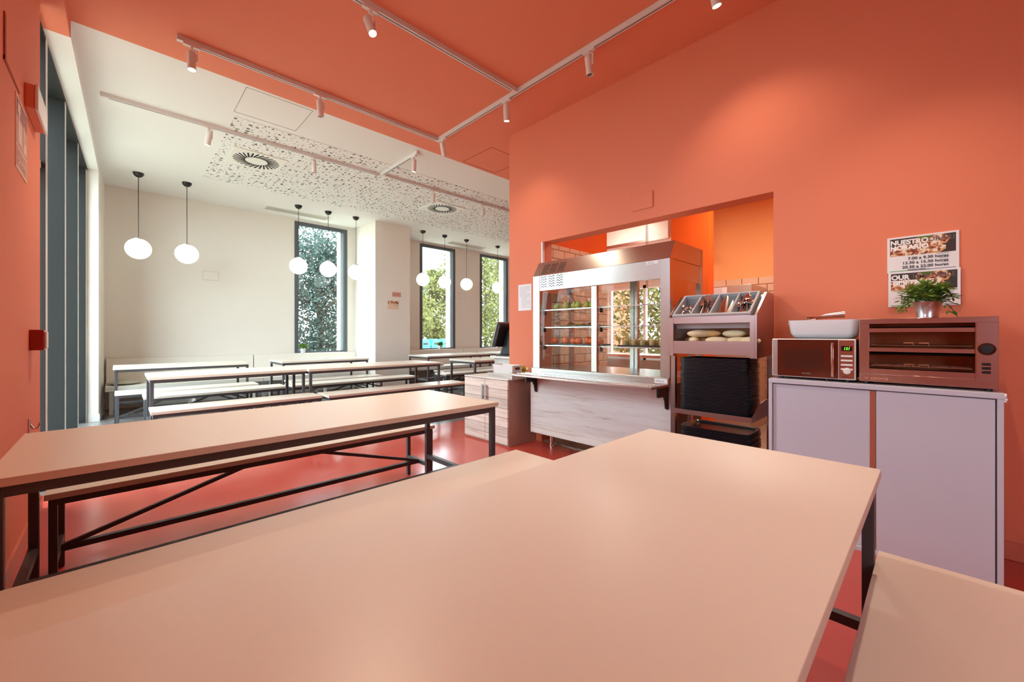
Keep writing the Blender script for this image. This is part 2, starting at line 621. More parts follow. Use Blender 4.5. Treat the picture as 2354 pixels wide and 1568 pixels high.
def text(name, body, loc, size, m, parent, rot=FACE_WEST, ax='LEFT', sx=1.0, bold=0.0, shear=0.0):
    cu = bpy.data.curves.new(name, 'FONT')
    cu.body = body
    cu.size = size
    cu.align_x = ax
    cu.extrude = 0.0004
    cu.offset = bold
    cu.shear = shear
    cu.materials.append(M[m])
    tmp = bpy.data.objects.new('tmp', cu)
    C.objects.link(tmp)
    bpy.context.view_layer.update()
    me = bpy.data.meshes.new_from_object(tmp.evaluated_get(bpy.context.evaluated_depsgraph_get()))
    bpy.data.objects.remove(tmp)
    bpy.data.curves.remove(cu)
    o = bpy.data.objects.new(name, me)
    C.objects.link(o)
    o.location = Vector(loc)
    o.rotation_euler = rot
    o.scale = (sx, 1, 1)
    o.parent = parent
    o.matrix_parent_inverse = inv_of(parent)
    return o


# ------------------------------------------------------------------ the room
WX = 3.334      # coral wall with the serving hatch
LX = -0.38      # left wall
FY = 8.984      # far wall
CZ = 3.52       # ceiling
BY = 4.49       # paint and floor boundary
BACK = -2.5
struct(MB().box(LX - 0.5, 7.2, BACK - 0.2, BY, -0.1, 0).build('floor', 'redfloor'))
struct(MB().box(LX - 0.5, 6.6, BY, FY + 0.25, -0.1, 0).box(6.6, 11.6, 6.35, FY + 0.25, -0.1, 0).build('floor.001', 'greyfloor'))
struct(MB().box(LX - 0.3, 7.2, BACK - 0.2, BY, CZ, CZ + 0.12).build('ceiling', 'coral'))
struct(MB().box(LX - 0.3, 6.6, BY, FY + 0.25, CZ, CZ + 0.12).box(6.6, 11.6, 6.35, FY + 0.25, CZ, CZ + 0.12).build('ceiling.001', 'white_ceil'))
struct(MB().box(0.9, 6.5, 5.22, 7.55, CZ - 0.004, CZ).box(6.5, 10.9, 6.45, 7.55, CZ - 0.004, CZ).build('ceiling.002', 'perf'))
# coral wall with opening
OY0, OY1, OZ = 0.791, 2.985, 2.182
m = MB()
m.box(WX, WX + 0.16, BACK - 0.2, OY0, 0, CZ)
m.box(WX, WX + 0.16, OY1, 3.5, 0, CZ)
m.box(WX, WX + 0.16, OY0, OY1, OZ, CZ)
struct(m.build('wall_right', 'coral'))
struct(MB().box(WX - 0.003, WX + 0.03, OY1 - 0.012, OY1 + 0.004, 0.9, OZ).build('trim_1', 'white_plastic'))
struct(MB().box(WX - 0.012, WX, BACK, 0.0 + OY0 - 0.05, 0, 0.095).build('baseboard_right', 'coral_skirt', bevel=0.003))
# return of the coral wall and hall walls that close the space
m = MB()
m.box(WX + 0.16, 4.5, 3.34, 3.5, 0, CZ)
m.box(4.34, 4.5, 3.5, 4.45, 0, CZ)
m.box(4.34, 6.6, 4.3, 4.45, 0, CZ)
m.box(6.5, 6.6, 4.45, 6.45, 0, CZ)
m.box(6.5, 11.6, 6.35, 6.45, 0, CZ)
struct(m.build('wall_return', 'coral'))
struct(MB().box(11.4, 11.6, 6.4, FY + 0.25, 0, CZ).build('wall_east', 'white_wall'))
# left wall (solid part) and the beam over the glazing
m = MB().box(LX - 0.22, LX, 2.6, 4.17, 0, 3.393).box(LX - 0.22, LX, -1.0, 1.0, 0, 3.393).box(LX - 0.22, LX, BACK - 0.2, -2.2, 0, 3.393)
for ya, yb, za, zb in ((1.0, 2.6, 1.75, 3.1), (-2.2, -1.0, 1.0, 2.5)):  # wall below and above the unseen windows added for fill
    m.box(LX - 0.22, LX, ya, yb, 0, za).box(LX - 0.22, LX, ya, yb, zb, 3.393)
struct(m.build('wall_left', 'coral'))
struct(MB().box(LX - 0.012 + 0.012, LX + 0.012, BACK, 4.17, 0, 0.09).build('baseboard_left', 'coral_skirt'))
m = MB().box(LX - 0.3, -0.262, BACK - 0.2, BY, 3.393, CZ)
struct(m.build('trim_2', 'coral'))
m = MB()
m.prism([(LX - 0.3, BY, 3.393), (-0.258, BY, 3.393), (-0.197, 7.87, 3.393), (LX - 0.3, 7.87, 3.393)], (0, 0, CZ - 3.393))
struct(m.build('trim_3', 'white_ceil'))
struct(MB().prism([(-0.68, 4.17, 3.372), (-0.405, 4.17, 3.372), (-0.30, 7.87, 3.372), (-0.68, 7.87, 3.372)], (0, 0, 0.02)).build('trim_4', 'fin'))
m = MB()
m.prism([(-0.75, 7.87, 0), (-0.197, 7.87, 0), (-0.16, FY, 0), (-0.75, FY, 0)], (0, 0, CZ))
struct(m.build('wall_corner', 'white_wall'))
m = MB()
m.prism([(-0.32, 7.858, 0), (-0.185, 7.858, 0), (-0.148, FY, 0), (-0.2, FY, 0), (-0.2, 7.9, 0), (-0.32, 7.9, 0)], (0, 0, 0.1))
struct(m.build('baseboard_corner', 'skirt'))
# glazed facade
root = struct(thing('window_4', 'tall glazed front wall with deep slate mullions', 'window', (-0.6, 6.0, 0)))
del root['category'], root['label']
for i, yy in enumerate((4.61, 5.70, 6.83, 7.82)):
    xf = -0.39 + (yy - 4.61) * 0.0247
    struct(MB().box(xf - 0.24, xf - 0.004, yy, yy + 0.085, 0, 3.393).build('mullion', 'fin', root))
    struct(MB().box(xf - 0.012, xf, yy + 0.004, yy + 0.085, 0.0, 3.393).build('mullion_edge', 'fincap', root))
struct(MB().box(-0.64, -0.56, 4.17, 7.87, 0, 0.09).build('bottom_rail', 'fin', root))
struct(MB().box(-0.56, -0.415, 4.17, 4.61, 2.41, 2.46).build('transom', 'fincap', root))
struct(MB().box(-0.605, -0.6, 4.17, 7.87, 0.09, 3.393).build('pane', 'glass', root))
# far wall with three windows
WIN = [(2.558, 3.622), (5.447, 6.532), (7.396, 8.486)]
WZ0, WZ1 = 0.80, 3.475
m = MB()
xs = [-0.2] + [v for p in WIN for v in p] + [11.6]
for a, b in zip(xs[0::2], xs[1::2]):
    m.box(a, b, FY, FY + 0.25, 0, CZ)
for a, b in WIN:
    m.box(a, b, FY, FY + 0.25, 0, WZ0)
    m.box(a, b, FY, FY + 0.25, WZ1, CZ)
struct(m.build('wall_far', 'white_wall'))
for i, (a, b) in enumerate(WIN):
    r = struct(thing('window_%d' % (i + 1), 'w', 'w', ((a + b) / 2, FY + 0.1, WZ0)))
    del r['category'], r['label']
    f = 0.075
    y0, y1 = FY - 0.012, FY + 0.06
    m = MB()
    m.box(a, a + f, y0, y1, WZ0, WZ1).box(b - f, b, y0, y1, WZ0, WZ1)
    m.box(a + f, b - f, y0, y1, WZ1 - f, WZ1).box(a + f, b - f, y0 + 0.03, y1, WZ0, WZ0 + 0.03)
    struct(m.build('window_frame', 'winframe', r, bevel=0.004))
    m = MB().box(b - f - 0.05, b - f, y1, FY + 0.25, WZ0, WZ1)
    struct(m.build('side_reveal', 'fincap', r))
    struct(MB().box(a + f, b - f, FY + 0.03, FY + 0.035, WZ0, WZ1 - f).build('pane', 'glass', r))
struct(MB().box(3.79, 4.585, 7.965, FY, 0, CZ).build('wall_pillar', 'white_wall'))
# back wall and the added left-wall windows, unseen, put in as fill light
struct(MB().box(LX, WX, BACK - 0.2, BACK, 0, CZ).build('wall_back', 'coral'))
for n_, (ya, yb, za, zb) in ((5, (1.0, 2.6, 1.75, 3.1)), (7, (-2.2, -1.0, 1.0, 2.5))):
    r = struct(thing('window_%d' % n_, 'w', 'w', (LX - 0.1, (ya + yb) / 2, za)))
    del r['category'], r['label']
    m = MB()
    for y in (ya, (ya + yb) / 2 - 0.025, yb - 0.05):
        m.box(LX - 0.15, LX - 0.08, y, y + 0.05, za, zb)
    m.box(LX - 0.15, LX - 0.08, ya, yb, za, za + 0.05).box(LX - 0.15, LX - 0.08, ya, yb, zb - 0.05, zb)
    struct(m.build('window_frame', 'winframe', r))
    struct(MB().box(LX - 0.12, LX - 0.115, ya, yb, za, zb).build('pane', 'tinted', r))
# thin outlines of flush hatches and plates in walls and ceiling


def outline(name, p, u, v, mname, t=0.006, th=0.002, nrm=(0, 0, -1)):
    p, u, v, nrm = Vector(p), Vector(u), Vector(v), Vector(nrm)
    m = MB()
    un, vn = u.normalized() * t, v.normalized() * t
    for a, b, c in ((p, u, vn), (p + v - vn, u, vn), (p, v, un), (p + u - un, v, un)):
        m.prism([a, a + b, a + b + c, a + c], nrm * th)
    return m.build(name, mname, smooth=False)


M['hairline'] = mat('hairline_joint', (176, 170, 162), 0.8)
M['hairlinecoral'] = mat('hairline_joint_coral', (170, 76, 52), 0.8)
M['hairlinewall'] = mat('hairline_wall', (208, 196, 182), 0.8)
tag(outline('access_hatch', (0.87, 4.53, CZ), (0.6, 0, 0), (0, 0.59, 0), 'hairline', 0.006), 'flush white hatch in the pale ceiling beside the coral paint', 'hatch')
tag(outline('access_hatch.001', (3.36, 3.85, CZ), (0.58, 0, 0), (0, 0.59, 0), 'hairlinecoral', 0.008), 'flush coral hatch in the coral ceiling near the wall corner', 'hatch')
tag(outline('cover_plate', (1.069, FY, 2.142), (0.234, 0, 0), (0, 0, 0.163), 'hairlinewall', 0.005, 0.004, (0, -1, 0)), 'flush pale cover plate on the white wall between the pendants', 'plate')
tag(outline('cover_plate.001', (6.663, FY, 2.15), (0.222, 0, 0), (0, 0, 0.163), 'hairlinewall', 0.005, 0.004, (0, -1, 0)), 'flush pale cover plate on the white wall between two windows', 'plate')
o = MB().box(WX - 0.012, WX, 1.691, 1.903, 2.275, 2.422).build('cover_plate', 'coral', origin=(WX, 1.8, 2.275), bevel=0.008)
tag(o, 'coral painted cover plate on the coral wall above the serving hatch', 'plate')
m = MB()
m.box(LX, LX + 0.006, 2.955, 2.985, 2.43, 2.65)
m.prism([(LX, 2.955, 2.43), (LX, 3.36, 2.44), (LX, 3.36, 2.452), (LX, 2.955, 2.45)], (0.004, 0, 0))
tag(m.build('wall_groove', 'hairlinecoral', origin=(LX, 3.0, 2.43)), 'thin recessed groove in the coral wall above the red sign', 'groove')


# ------------------------------------------------------------------ tables and benches
def make_table(x0, x1, y0, y1, label, group='long dining tables', z=0.75):
    t = thing('dining_table', label, 'table', ((x0 + x1) / 2, (y0 + y1) / 2, 0), group)
    MB().box(x0, x1, y0, y1, z - 0.026, z).build('tabletop', 'laminate', t, bevel=0.0015)
    i, s = 0.013, 0.03
    zt = z - 0.026
    m = MB()
    for yy in (y0 + i, y1 - i - s):
        m.box(x0 + i + s, x1 - i - s, yy, yy + s, zt - 0.034, zt)
    for xx in (x0 + i, x1 - i - s):
        m.box(xx, xx + s, y0 + i + s, y1 - i - s, zt - 0.034, zt)
    m.build('frame', 'frame', t)
    for xx in (x0 + i, x1 - i - s):
        for yy in (y0 + i, y1 - i - s):
            MB().box(xx, xx + s, yy, yy + s, 0, zt).build('leg', 'frame', t, bevel=0.002)
    zs = 0.275
    for xx in (x0 + i, x1 - i - s):
        MB().box(xx + 0.001, xx + s - 0.001, y0 + i + s, y1 - i - s, zs - s, zs).build('end_stretcher', 'frame', t)
    yc = (y0 + y1) / 2
    MB().box(x0 + i + s, x1 - i - s, yc - s / 2, yc + s / 2, zs - s, zs - 0.001).build('long_stretcher', 'frame', t)
    return t


def make_bench(x0, x1, y0, y1, label, group='long benches', z=0.465):
    t = thing('bench', label, 'bench', ((x0 + x1) / 2, (y0 + y1) / 2, 0), group)
    MB().box(x0, x1, y0, y1, z - 0.026, z).build('seat', 'laminate', t, bevel=0.0015)
    i, s = 0.012, 0.028
    zt = z - 0.026
    m = MB()
    for yy in (y0 + i, y1 - i - s):
        m.box(x0 + i + s, x1 - i - s, yy, yy + s, zt - 0.03, zt)
    for xx in (x0 + i, x1 - i - s):
        m.box(xx, xx + s, y0 + i + s, y1 - i - s, zt - 0.03, zt)
    yc = (y0 + y1) / 2
    m.box((x0 + x1) / 2 - 0.12, (x0 + x1) / 2 + 0.12, yc - 0.014, yc + 0.014, zt - 0.02, zt)
    m.build('frame', 'frame', t)
    for xx in (x0 + i, x1 - i - s):
        for yy in (y0 + i, y1 - i - s):
            MB().box(xx, xx + s, yy, yy + s, 0, zt).build('leg', 'frame', t, bevel=0.002)
    zs = 0.165
    for xx in (x0 + i, x1 - i - s):
        MB().box(xx + 0.001, xx + s - 0.001, y0 + i + s, y1 - i - s, zs - s, zs).build('end_stretcher', 'frame', t)
    MB().box(x0 + i + s, x1 - i - s, yc - s / 2, yc + s / 2, zs - s, zs - 0.001).build('long_stretcher', 'frame', t)
    xm = (x0 + x1) / 2
    for sg, xe in ((-1, x0 + i + s), (1, x1 - i - s)):
        MB().bar((xe, yc, zs - s / 2 + 0.006), (xm + sg * 0.07, yc, zt - 0.022), 0.02).build('brace', 'frame', t)
    return t


make_table(-0.286, 1.70, 0.114, 0.880, 'cream topped long table closest to the camera, beside the white cabinet')
make_table(-0.286, 1.697, 1.88, 2.672, 'cream topped long table with its end against the coral left wall')
make_table(0.206, 1.645, 5.30, 6.03, 'short table butted end to end with a longer one mid-hall')
make_table(1.650, 3.55, 5.235, 5.95, 'long table mid-hall reaching towards the plank-front cash cabinet')
make_table(-0.053, 1.42, 7.15, 7.88, 'cream table facing the blank wall below the two pendants')
make_table(1.83, 3.24, 7.05, 7.8, 'table in front of the window left of the pillar')
make_table(4.38, 6.05, 6.93, 7.68, 'table in front of the window right of the pillar')
make_table(4.125, 6.05, 5.14, 5.84, 'table partly hidden behind the touchscreen till')
make_table(6.3, 8.2, 6.95, 7.7, 'table sliver behind the till, farthest along the window wall')
make_bench(-0.236, 1.752, 1.395, 1.78, 'wide bench between the two foreground tables')
make_bench(-0.236, 1.782, -0.26, 0.127, 'bench cropped by the lower right corner, beside the foreground table')
make_bench(-0.236, 1.772, 2.70, 3.085, 'bench seen under the table that touches the coral left wall')
make_bench(0.209, 1.693, 4.91, 5.295, 'short bench on the camera side of the short mid-hall table')
make_bench(1.74, 3.74, 4.84, 5.225, 'long bench ending at the plank-front cash cabinet')
make_bench(0.2, 1.67, 6.15, 6.54, 'short bench on the window side of the short mid-hall table')
make_bench(1.72, 3.685, 6.13, 6.51, 'long bench on the window side of the long mid-hall table')
make_bench(-0.035, 1.455, 6.76, 7.14, 'short bench before the table under the two pendants')
make_bench(1.855, 3.32, 6.67, 7.04, 'short bench before the table in front of the window left of the pillar')
make_bench(4.51, 6.3, 6.55, 6.92, 'bench before the table in front of the window right of the pillar')
make_bench(4.21, 6.1, 6.06, 6.42, 'bench on the window side of the table half hidden by the till')


# banquettes along the window wall
def banquette(x0, x1, label, legs):
    t = thing('banquette', label, 'bench seat', ((x0 + x1) / 2, 8.6, 0), 'white banquettes along the window wall')
    MB().box(x0, x1, 8.2, 8.87, 0.35, 0.42).build('seat', 'white_wall', t, bevel=0.004)
    MB().prism([(x0, 8.87, 0.35), (x0, 8.975, 0.35), (x0, 8.975, 0.795), (x0, 8.91, 0.795)], (x1 - x0 - 0.006, 0, 0)).build('backrest', 'white_wall', t, bevel=0.004)
    for lx in legs:
        MB().box(lx, lx + 0.045, 8.3, 8.345, 0, 0.35).build('leg', 'white_wall', t)
        MB().box(lx, lx + 0.045, 8.78, 8.825, 0, 0.35).build('leg', 'white_wall', t)


banquette(-0.14, 1.83, 'white wall bench below the blank wall, grey cushion on it', (-0.1, 0.85, 1.7))
banquette(1.836, 3.785, 'white wall bench below the window left of the pillar', (1.95, 2.9, 3.65))
banquette(4.59, 6.75, 'white wall bench below the first window right of the pillar', (4.7, 5.7, 6.6))
banquette(6.756, 8.9, 'white wall bench below the window nearest the till', (6.9, 7.8, 8.7))
for i, (x, y, lb) in enumerate(((0.06, 8.5, 'round grey seat cushion on the wall bench below the blank wall'), (5.6, 8.5, 'round grey seat cushion on the bench right of the pillar'))):
    o = MB().ball((x, y, 0.455), 0.2, (1, 1, 0.19), seg=28).build('seat_cushion', 'cushion', origin=(x, y, 0.42))
    tag(o, lb, 'cushion', 'round cushions')


# ------------------------------------------------------------------ plants
def leaf_cloud(m, c, rx, ry, rz, n, size, droop=0.0, shell=0.0, aspect=0.5):
    for _ in range(n):
        while True:
            p = Vector((random.uniform(-1, 1), random.uniform(-1, 1), random.uniform(-1, 1)))
            if shell < p.length <= 1:
                break
        q = Vector((p.x * rx, p.y * ry, p.z * rz)) + Vector(c)
        d = Vector((random.gauss(0, 1), random.gauss(0, 1), random.gauss(0, 1) - droop)).normalized()
        a = d.cross(Vector((random.gauss(0, 1), random.gauss(0, 1), random.gauss(0, 1)))).normalized()
        L = size * random.uniform(0.6, 1.3)
        m.quad(q - d * L / 2, q + a * L * aspect / 2, q + d * L / 2, q - a * L * aspect / 2)


def tree(x, y, h, r, leafm, label, n=2600, low=0.3, leaf=0.2):
    t = thing('tree', label, 'tree', (x, y, -0.3), 'trees outside the windows')
    m = MB()
    m.tube([(x, y, -0.3), (x + 0.05, y, h * 0.3), (x - 0.04, y + 0.05, h * 0.62), (x, y, h * 0.9)], [0.13, 0.1, 0.07, 0.02])
    for k in range(9):
        a = k * 2.4
        z0 = h * (0.3 + 0.055 * k)
        m.tube([(x, y, z0), (x + math.cos(a) * r * 0.4, y + math.sin(a) * r * 0.4, z0 + h * 0.1), (x + math.cos(a) * r * 0.8, y + math.sin(a) * r * 0.8, z0 + h * 0.16)], [0.05, 0.03, 0.008], n=6)
    m.build('trunk', 'bark', t)
    m = MB()
    z0, z1 = h * low, h
    for k in range(14):
        zz = z0 + (z1 - z0) * ((k + 0.5) / 14)
        rr = r * (1 - 0.62 * abs((k + 0.5) / 14 - 0.42) ** 1.3 * 1.6)
        for j in range(3):
            a = random.uniform(0, 6.28)
            leaf_cloud(m, (x + math.cos(a) * rr * 0.5, y + math.sin(a) * rr * 0.5, zz), rr * 0.62, rr * 0.62, (z1 - z0) / 14 * 1.5, n // 42, leaf, aspect=0.6)
    m.build('foliage', leafm, t, smooth=False, recalc=False)


tree(4.45, 13.2, 4.1, 2.1, 'leafdark', 'blue-green tree filling the window left of the pillar', 24000, 0.0, 0.095)
tree(5.7, 14.6, 6.2, 2.3, 'leafdark', 'taller tree reaching the top right of the left window', 6000, 0.3, 0.1)
tree(9.9, 18.5, 4.3, 2.0, 'leafbright', 'sunlit young tree behind the teal bins', 6500, 0.22, 0.22)
tree(13.6, 21.0, 4.9, 2.2, 'leafbright', 'sunlit tree right of the young tree, beyond the bins', 6500, 0.1, 0.22)
tree(17.6, 20.8, 9.0, 3.4, 'leafbright', 'tall sunlit tree filling the window nearest the till', 11000, 0.05, 0.22)
tree(22.6, 24.0, 9.6, 3.4, 'leafbright', 'tall sunlit tree at the edge of the window nearest the till', 8000, 0.05, 0.24)
tree(-9.5, 8.0, 4.6, 2.4, 'leafbright', 'tree across the street, seen only mirrored in the display glass', 2400, 0.15, 0.28)
tree(-11.5, 12.5, 5.2, 2.6, 'leafbright', 'second tree across the street, only mirrored in the display glass', 2400, 0.15, 0.28)
tree(9.3, 4.3, 4.4, 1.9, 'leafbright', 'leafy tree seen through the kitchen window behind the display case', 18000, 0.0, 0.1)
tree(13.4, 4.6, 5.4, 2.6, 'leafbright', 'second leafy tree beyond the kitchen window', 9000, 0.0, 0.16)
struct(MB().box(-40, 60, -30, 70, -0.42, -0.3).build('ground', 'grass'))
struct(MB().box(-6, 26, FY + 0.3, 15.5, -0.32, -0.28).build('ground.001', 'paving'))


def recycling_bin(x, y, label):
    t = thing('recycling_bin', label, 'bin', (x, y, -0.28), 'teal bins outside')
    MB().box(x - 0.27, x + 0.27, y - 0.3, y + 0.3, -0.28, 0.62).build('body', 'bin', t, bevel=0.04)
    m = MB()
    prof = [(0.27 * math.cos(a), 0.36 * math.sin(a)) for a in [i * math.pi / 12 for i in range(13)]]
    m.prism([(x + px, y - 0.3, 0.62 + pz) for px, pz in prof], (0, 0.6, 0))
    m.build('lid', 'bin', t, bevel=0.02)
    MB().box(x - 0.12, x + 0.12, y - 0.325, y - 0.295, 0.7, 0.8).build('slot', 'black', t)


recycling_bin(10.32, 16.8, 'domed teal recycling bin, leftmost outside the window')
recycling_bin(10.92, 16.8, 'domed teal recycling bin in the middle outside the window')
recycling_bin(11.52, 16.8, 'domed teal recycling bin, rightmost outside the window')


def sill_plant(x, y, z, label, s=1.0):
    t = thing('potted_plant', label, 'plant', (x, y, z), 'small plants on the window ledge')
    MB().lathe([(0, 0), (0.036 * s, 0), (0.05 * s, 0.1 * s), (0.046 * s, 0.1 * s), (0.04 * s, 0.09 * s), (0, 0.09 * s)], (x, y, z), 20).build('pot', 'whitepot', t)
    m = MB()
    leaf_cloud(m, (x, y, z + 0.14 * s), 0.08 * s, 0.08 * s, 0.055 * s, 240, 0.05 * s, aspect=0.35)
    m.build('foliage', 'leafpot', t, smooth=False, recalc=False)


sill_plant(2.70, 8.93, 0.795, 'little bushy plant in a white pot at the left window')
sill_plant(6.03, 8.93, 0.795, 'little bushy plant in a white pot before the teal bins')
sill_plant(8.02, 8.93, 0.795, 'little bushy plant in a white pot behind the touchscreen')


# ------------------------------------------------------------------ ceiling fittings
def track(name, p0, p1, label):
    p0, p1 = Vector(p0), Vector(p1)
    t = thing(name, label, 'light track', (p0 + p1) / 2, 'white light tracks')
    MB().bar(p0 + Vector((0, 0, -0.02)), p1 + Vector((0, 0, -0.02)), 0.036, 0.04).build('rail', 'track', t)
    d = (p1 - p0).normalized() * 0.06
    MB().bar(p0 + d + Vector((0, 0, -0.0405)), p1 - d + Vector((0, 0, -0.0405)), 0.009, 0.002).build('slot', 'trackslot', t)


track('light_track', (0.328, 4.12, CZ), (2.77, 4.12, CZ), 'light track on the coral ceiling parallel to its pale border')
track('light_track.001', (2.752, 4.10, CZ), (2.752, -1.2, CZ), 'light track on the coral ceiling running along the hatch wall')
track('light_track.002', (-0.2, 2.775, CZ), (2.734, 2.775, CZ), 'light track on the coral ceiling joining the hatch-wall track midway')
track('light_track.003', (-0.13, 5.61, CZ), (2.77, 5.61, CZ), 'long light track on the white ceiling starting near the glazed wall')
track('light_track.004', (2.752, 4.58, CZ), (2.752, 5.592, CZ), 'short light track crossing the white ceiling between two long ones')
track('light_track.005', (2.80, 5.56, CZ), (6.45, 5.56, CZ), 'light track on the perforated ceiling running behind the wall corner')


def spot(p, aim, label, on, side=1, power=0.0):
    """adapter clipped to the track, bent arm and a tilted cylinder"""
    p = Vector(p)
    t = thing('track_spotlight', label, 'spotlight', p, 'white track spotlights')
    ax = Vector(aim).normalized()
    zt = CZ - 0.04
    along = Vector((1, 0, 0)) if abs(side) == 1 else Vector((0, 1, 0))
    sg = 1 if side > 0 else -1
    a0 = Vector((p.x, p.y, zt - 0.007))
    MB().bar(a0 - along * 0.055, a0 + along * 0.055, 0.03, 0.014).build('adapter', 'spot', t)
    c = Vector((p.x, p.y, zt - 0.125))
    jo = c + along * sg * 0.034
    m = MB()
    m.cyl((p.x, p.y, zt - 0.012), (p.x, p.y, zt - 0.034), 0.011, n=12)
    m.bar((p.x, p.y, zt - 0.034), (jo.x, jo.y, zt - 0.034), 0.016, 0.006)
    m.bar((jo.x, jo.y, zt - 0.031), (jo.x, jo.y, zt - 0.125), 0.016, 0.006)
    m.build('arm', 'spot', t)
    q = ax.to_track_quat('Z', 'Y').to_matrix().to_4x4()
    m = MB()
    r, L = 0.029, 0.15
    m.lathe([(0, -L / 2), (r - 0.006, -L / 2), (r, -L / 2 + 0.006), (r, L / 2), (r - 0.003, L / 2), (r - 0.003, L / 2 - 0.018), (0, L / 2 - 0.018)], n=24, mx=Matrix.Translation(c) @ q)
    m.build('lamp_body', 'spot', t)
    m = MB()
    m.lathe([(0, 0), (r - 0.0045, 0), (r - 0.0045, 0.004), (0, 0.004)], n=24, mx=Matrix.Translation(c) @ q @ Matrix.Translation((0, 0, L / 2 - 0.017)))
    m.build('lens', 'lampon' if on else 'lampoff', t)
    if on and power:
        d = bpy.data.lights.new('spot_beam', 'SPOT')
        d.energy = power
        d.color = (1.0, 0.82, 0.6)
        d.spot_size = math.radians(110)
        d.spot_blend = 1.0
        d.shadow_soft_size = 0.025
        o = bpy.data.objects.new('spot_beam', d)
        C.objects.link(o)
        o.location = c + ax * (L / 2 + 0.004)
        o.rotation_euler = ax.to_track_quat('-Z', 'Y').to_euler()
        o.parent = t
        o.matrix_parent_inverse = inv_of(t)


spot((0.42, 4.12, CZ), (0.0, -0.10, -1), 'lit spotlight at the start of the coral ceiling track', True, 1, 50)
spot((1.40, 4.12, CZ), (0.12, 0.12, -1), 'dark spotlight halfway along the track by the pale border', False, 1)
spot((2.752, 4.02, CZ), (0.32, 0.15, -1), 'dark spotlight hanging at the corner where two coral tracks meet', False, 2)
spot((2.752, 2.93, CZ), (0.14, 0.10, -1), 'lit spotlight close to the T-joint of the coral tracks', True, 2, 14)
spot((2.752, 1.95, CZ), (0.10, -0.06, -1), 'dark spotlight above the serving hatch', False, -2)
spot((2.752, 0.98, CZ), (0.25, -0.12, -1), 'lit spotlight cropped by the top of the frame', True, 2, 14)
spot((1.28, 2.775, CZ), (0.1, -0.45, -1), 'bright lit spotlight above the middle of the room', True, 1, 75)
spot((2.752, 0.1, CZ), (-0.25, -0.05, -1), 'unseen fill spotlight added on the hatch-wall track beyond the top of the frame', True, 2, 60)  # added out of view to brighten the foreground tables
spot((0.72, 5.61, CZ), (-0.14, 0.18, -1), 'lit spotlight alone on the left half of the white ceiling track', True, 1, 16)
spot((1.83, 5.61, CZ), (0.05, 0.1, -1), 'dark spotlight on the white ceiling track beside the square diffuser', False, -1)
spot((2.752, 4.68, CZ), (0.03, 0.12, -1), 'lit spotlight on the short cross track', True, 2, 16)
spot((3.62, 5.56, CZ), (0.0, 0.1, -1), 'spotlight in front of the far ceiling diffuser', False, -1)
spot((4.65, 5.56, CZ), (0.0, 0.1, -1), 'spotlight on the far track nearest the wall corner', False, -1)


def diffuser(cx, cy, label):
    t = thing('ceiling_diffuser', label, 'vent', (cx, cy, CZ), 'square swirl diffusers')
    MB().box(cx - 0.31, cx + 0.31, cy - 0.3, cy + 0.3, CZ - 0.016, CZ - 0.004).build('plate', 'vent', t, bevel=0.003)
    m = MB()
    for k in range(28):
        a = k * 2 * math.pi / 28
        mx = Matrix.Translation((cx + math.cos(a) * 0.195, cy + math.sin(a) * 0.195, CZ - 0.017)) @ Matrix.Rotation(a + 0.42, 4, 'Z')
        m.box(-0.075, 0.075, -0.0105, 0.0105, -0.001, 0.001, mx)
    m.build('swirl_slots', 'slot', t)


diffuser(1.335, 6.34, 'square swirl diffuser at the left of the perforated ceiling')
diffuser(4.32, 6.34, 'square swirl diffuser on the perforated ceiling near the wall corner')


def grille(x0, x1, label):
    t = thing('air_grille', label, 'vent', ((x0 + x1) / 2, 8.52, CZ), 'linear ceiling grilles')
    m = MB().box(x0, x1, 8.40, 8.415, CZ - 0.012, CZ).box(x0, x1, 8.645, 8.66, CZ - 0.012, CZ)
    m.box(x0, x0 + 0.015, 8.415, 8.645, CZ - 0.012, CZ).box(x1 - 0.015, x1, 8.415, 8.645, CZ - 0.012, CZ)
    m.build('frame', 'vent', t)
    m = MB()
    for k in range(14):
        y = 8.42 + k * 0.0163
        m.box(x0 + 0.015, x1 - 0.015, y, y + 0.011, CZ - 0.009, CZ - 0.001)
    m.build('slats', 'grille', t)


grille(1.93, 3.05, 'long beige air grille above the left window')
grille(6.0, 7.15, 'long beige air grille above the wall between the right windows')
t = thing('sprinkler', 'small chrome sprinkler in the perforated ceiling', 'sprinkler', (1.99, 6.2, CZ))
MB().cyl((1.99, 6.2, CZ - 0.004), (1.99, 6.2, CZ - 0.012), 0.035, n=20).build('plate', 'vent', t)
MB().cyl((1.99, 6.2, CZ - 0.012), (1.99, 6.2, CZ - 0.05), 0.008, n=10).cyl((1.99, 6.2, CZ - 0.05), (1.99, 6.2, CZ - 0.054), 0.018, n=12).build('nozzle', 'chrome', t)


def pendant(x, label):
    y = 8.03
    t = thing('pendant_lamp', label, 'lamp', (x, y, CZ), 'white globe pendants')
    MB().lathe([(0, 0), (0.062, 0), (0.062, -0.012), (0.05, -0.04), (0.03, -0.058), (0.008, -0.064), (0, -0.064)], (x, y, CZ), 24).build('canopy', 'black', t)
    MB().cyl((x, y, CZ - 0.06), (x, y, 2.57), 0.0045, n=8).build('cord', 'black', t)
    MB().lathe([(0, 0.022), (0.01, 0.02), (0.03, 0.012), (0.062, 0.0), (0.062, -0.008), (0, -0.008)], (x, y, 2.565), 24).build('cap', 'mwbody', t)
    MB().ball((x, y, 2.418), 0.15, seg=36).build('globe', 'globe', t)


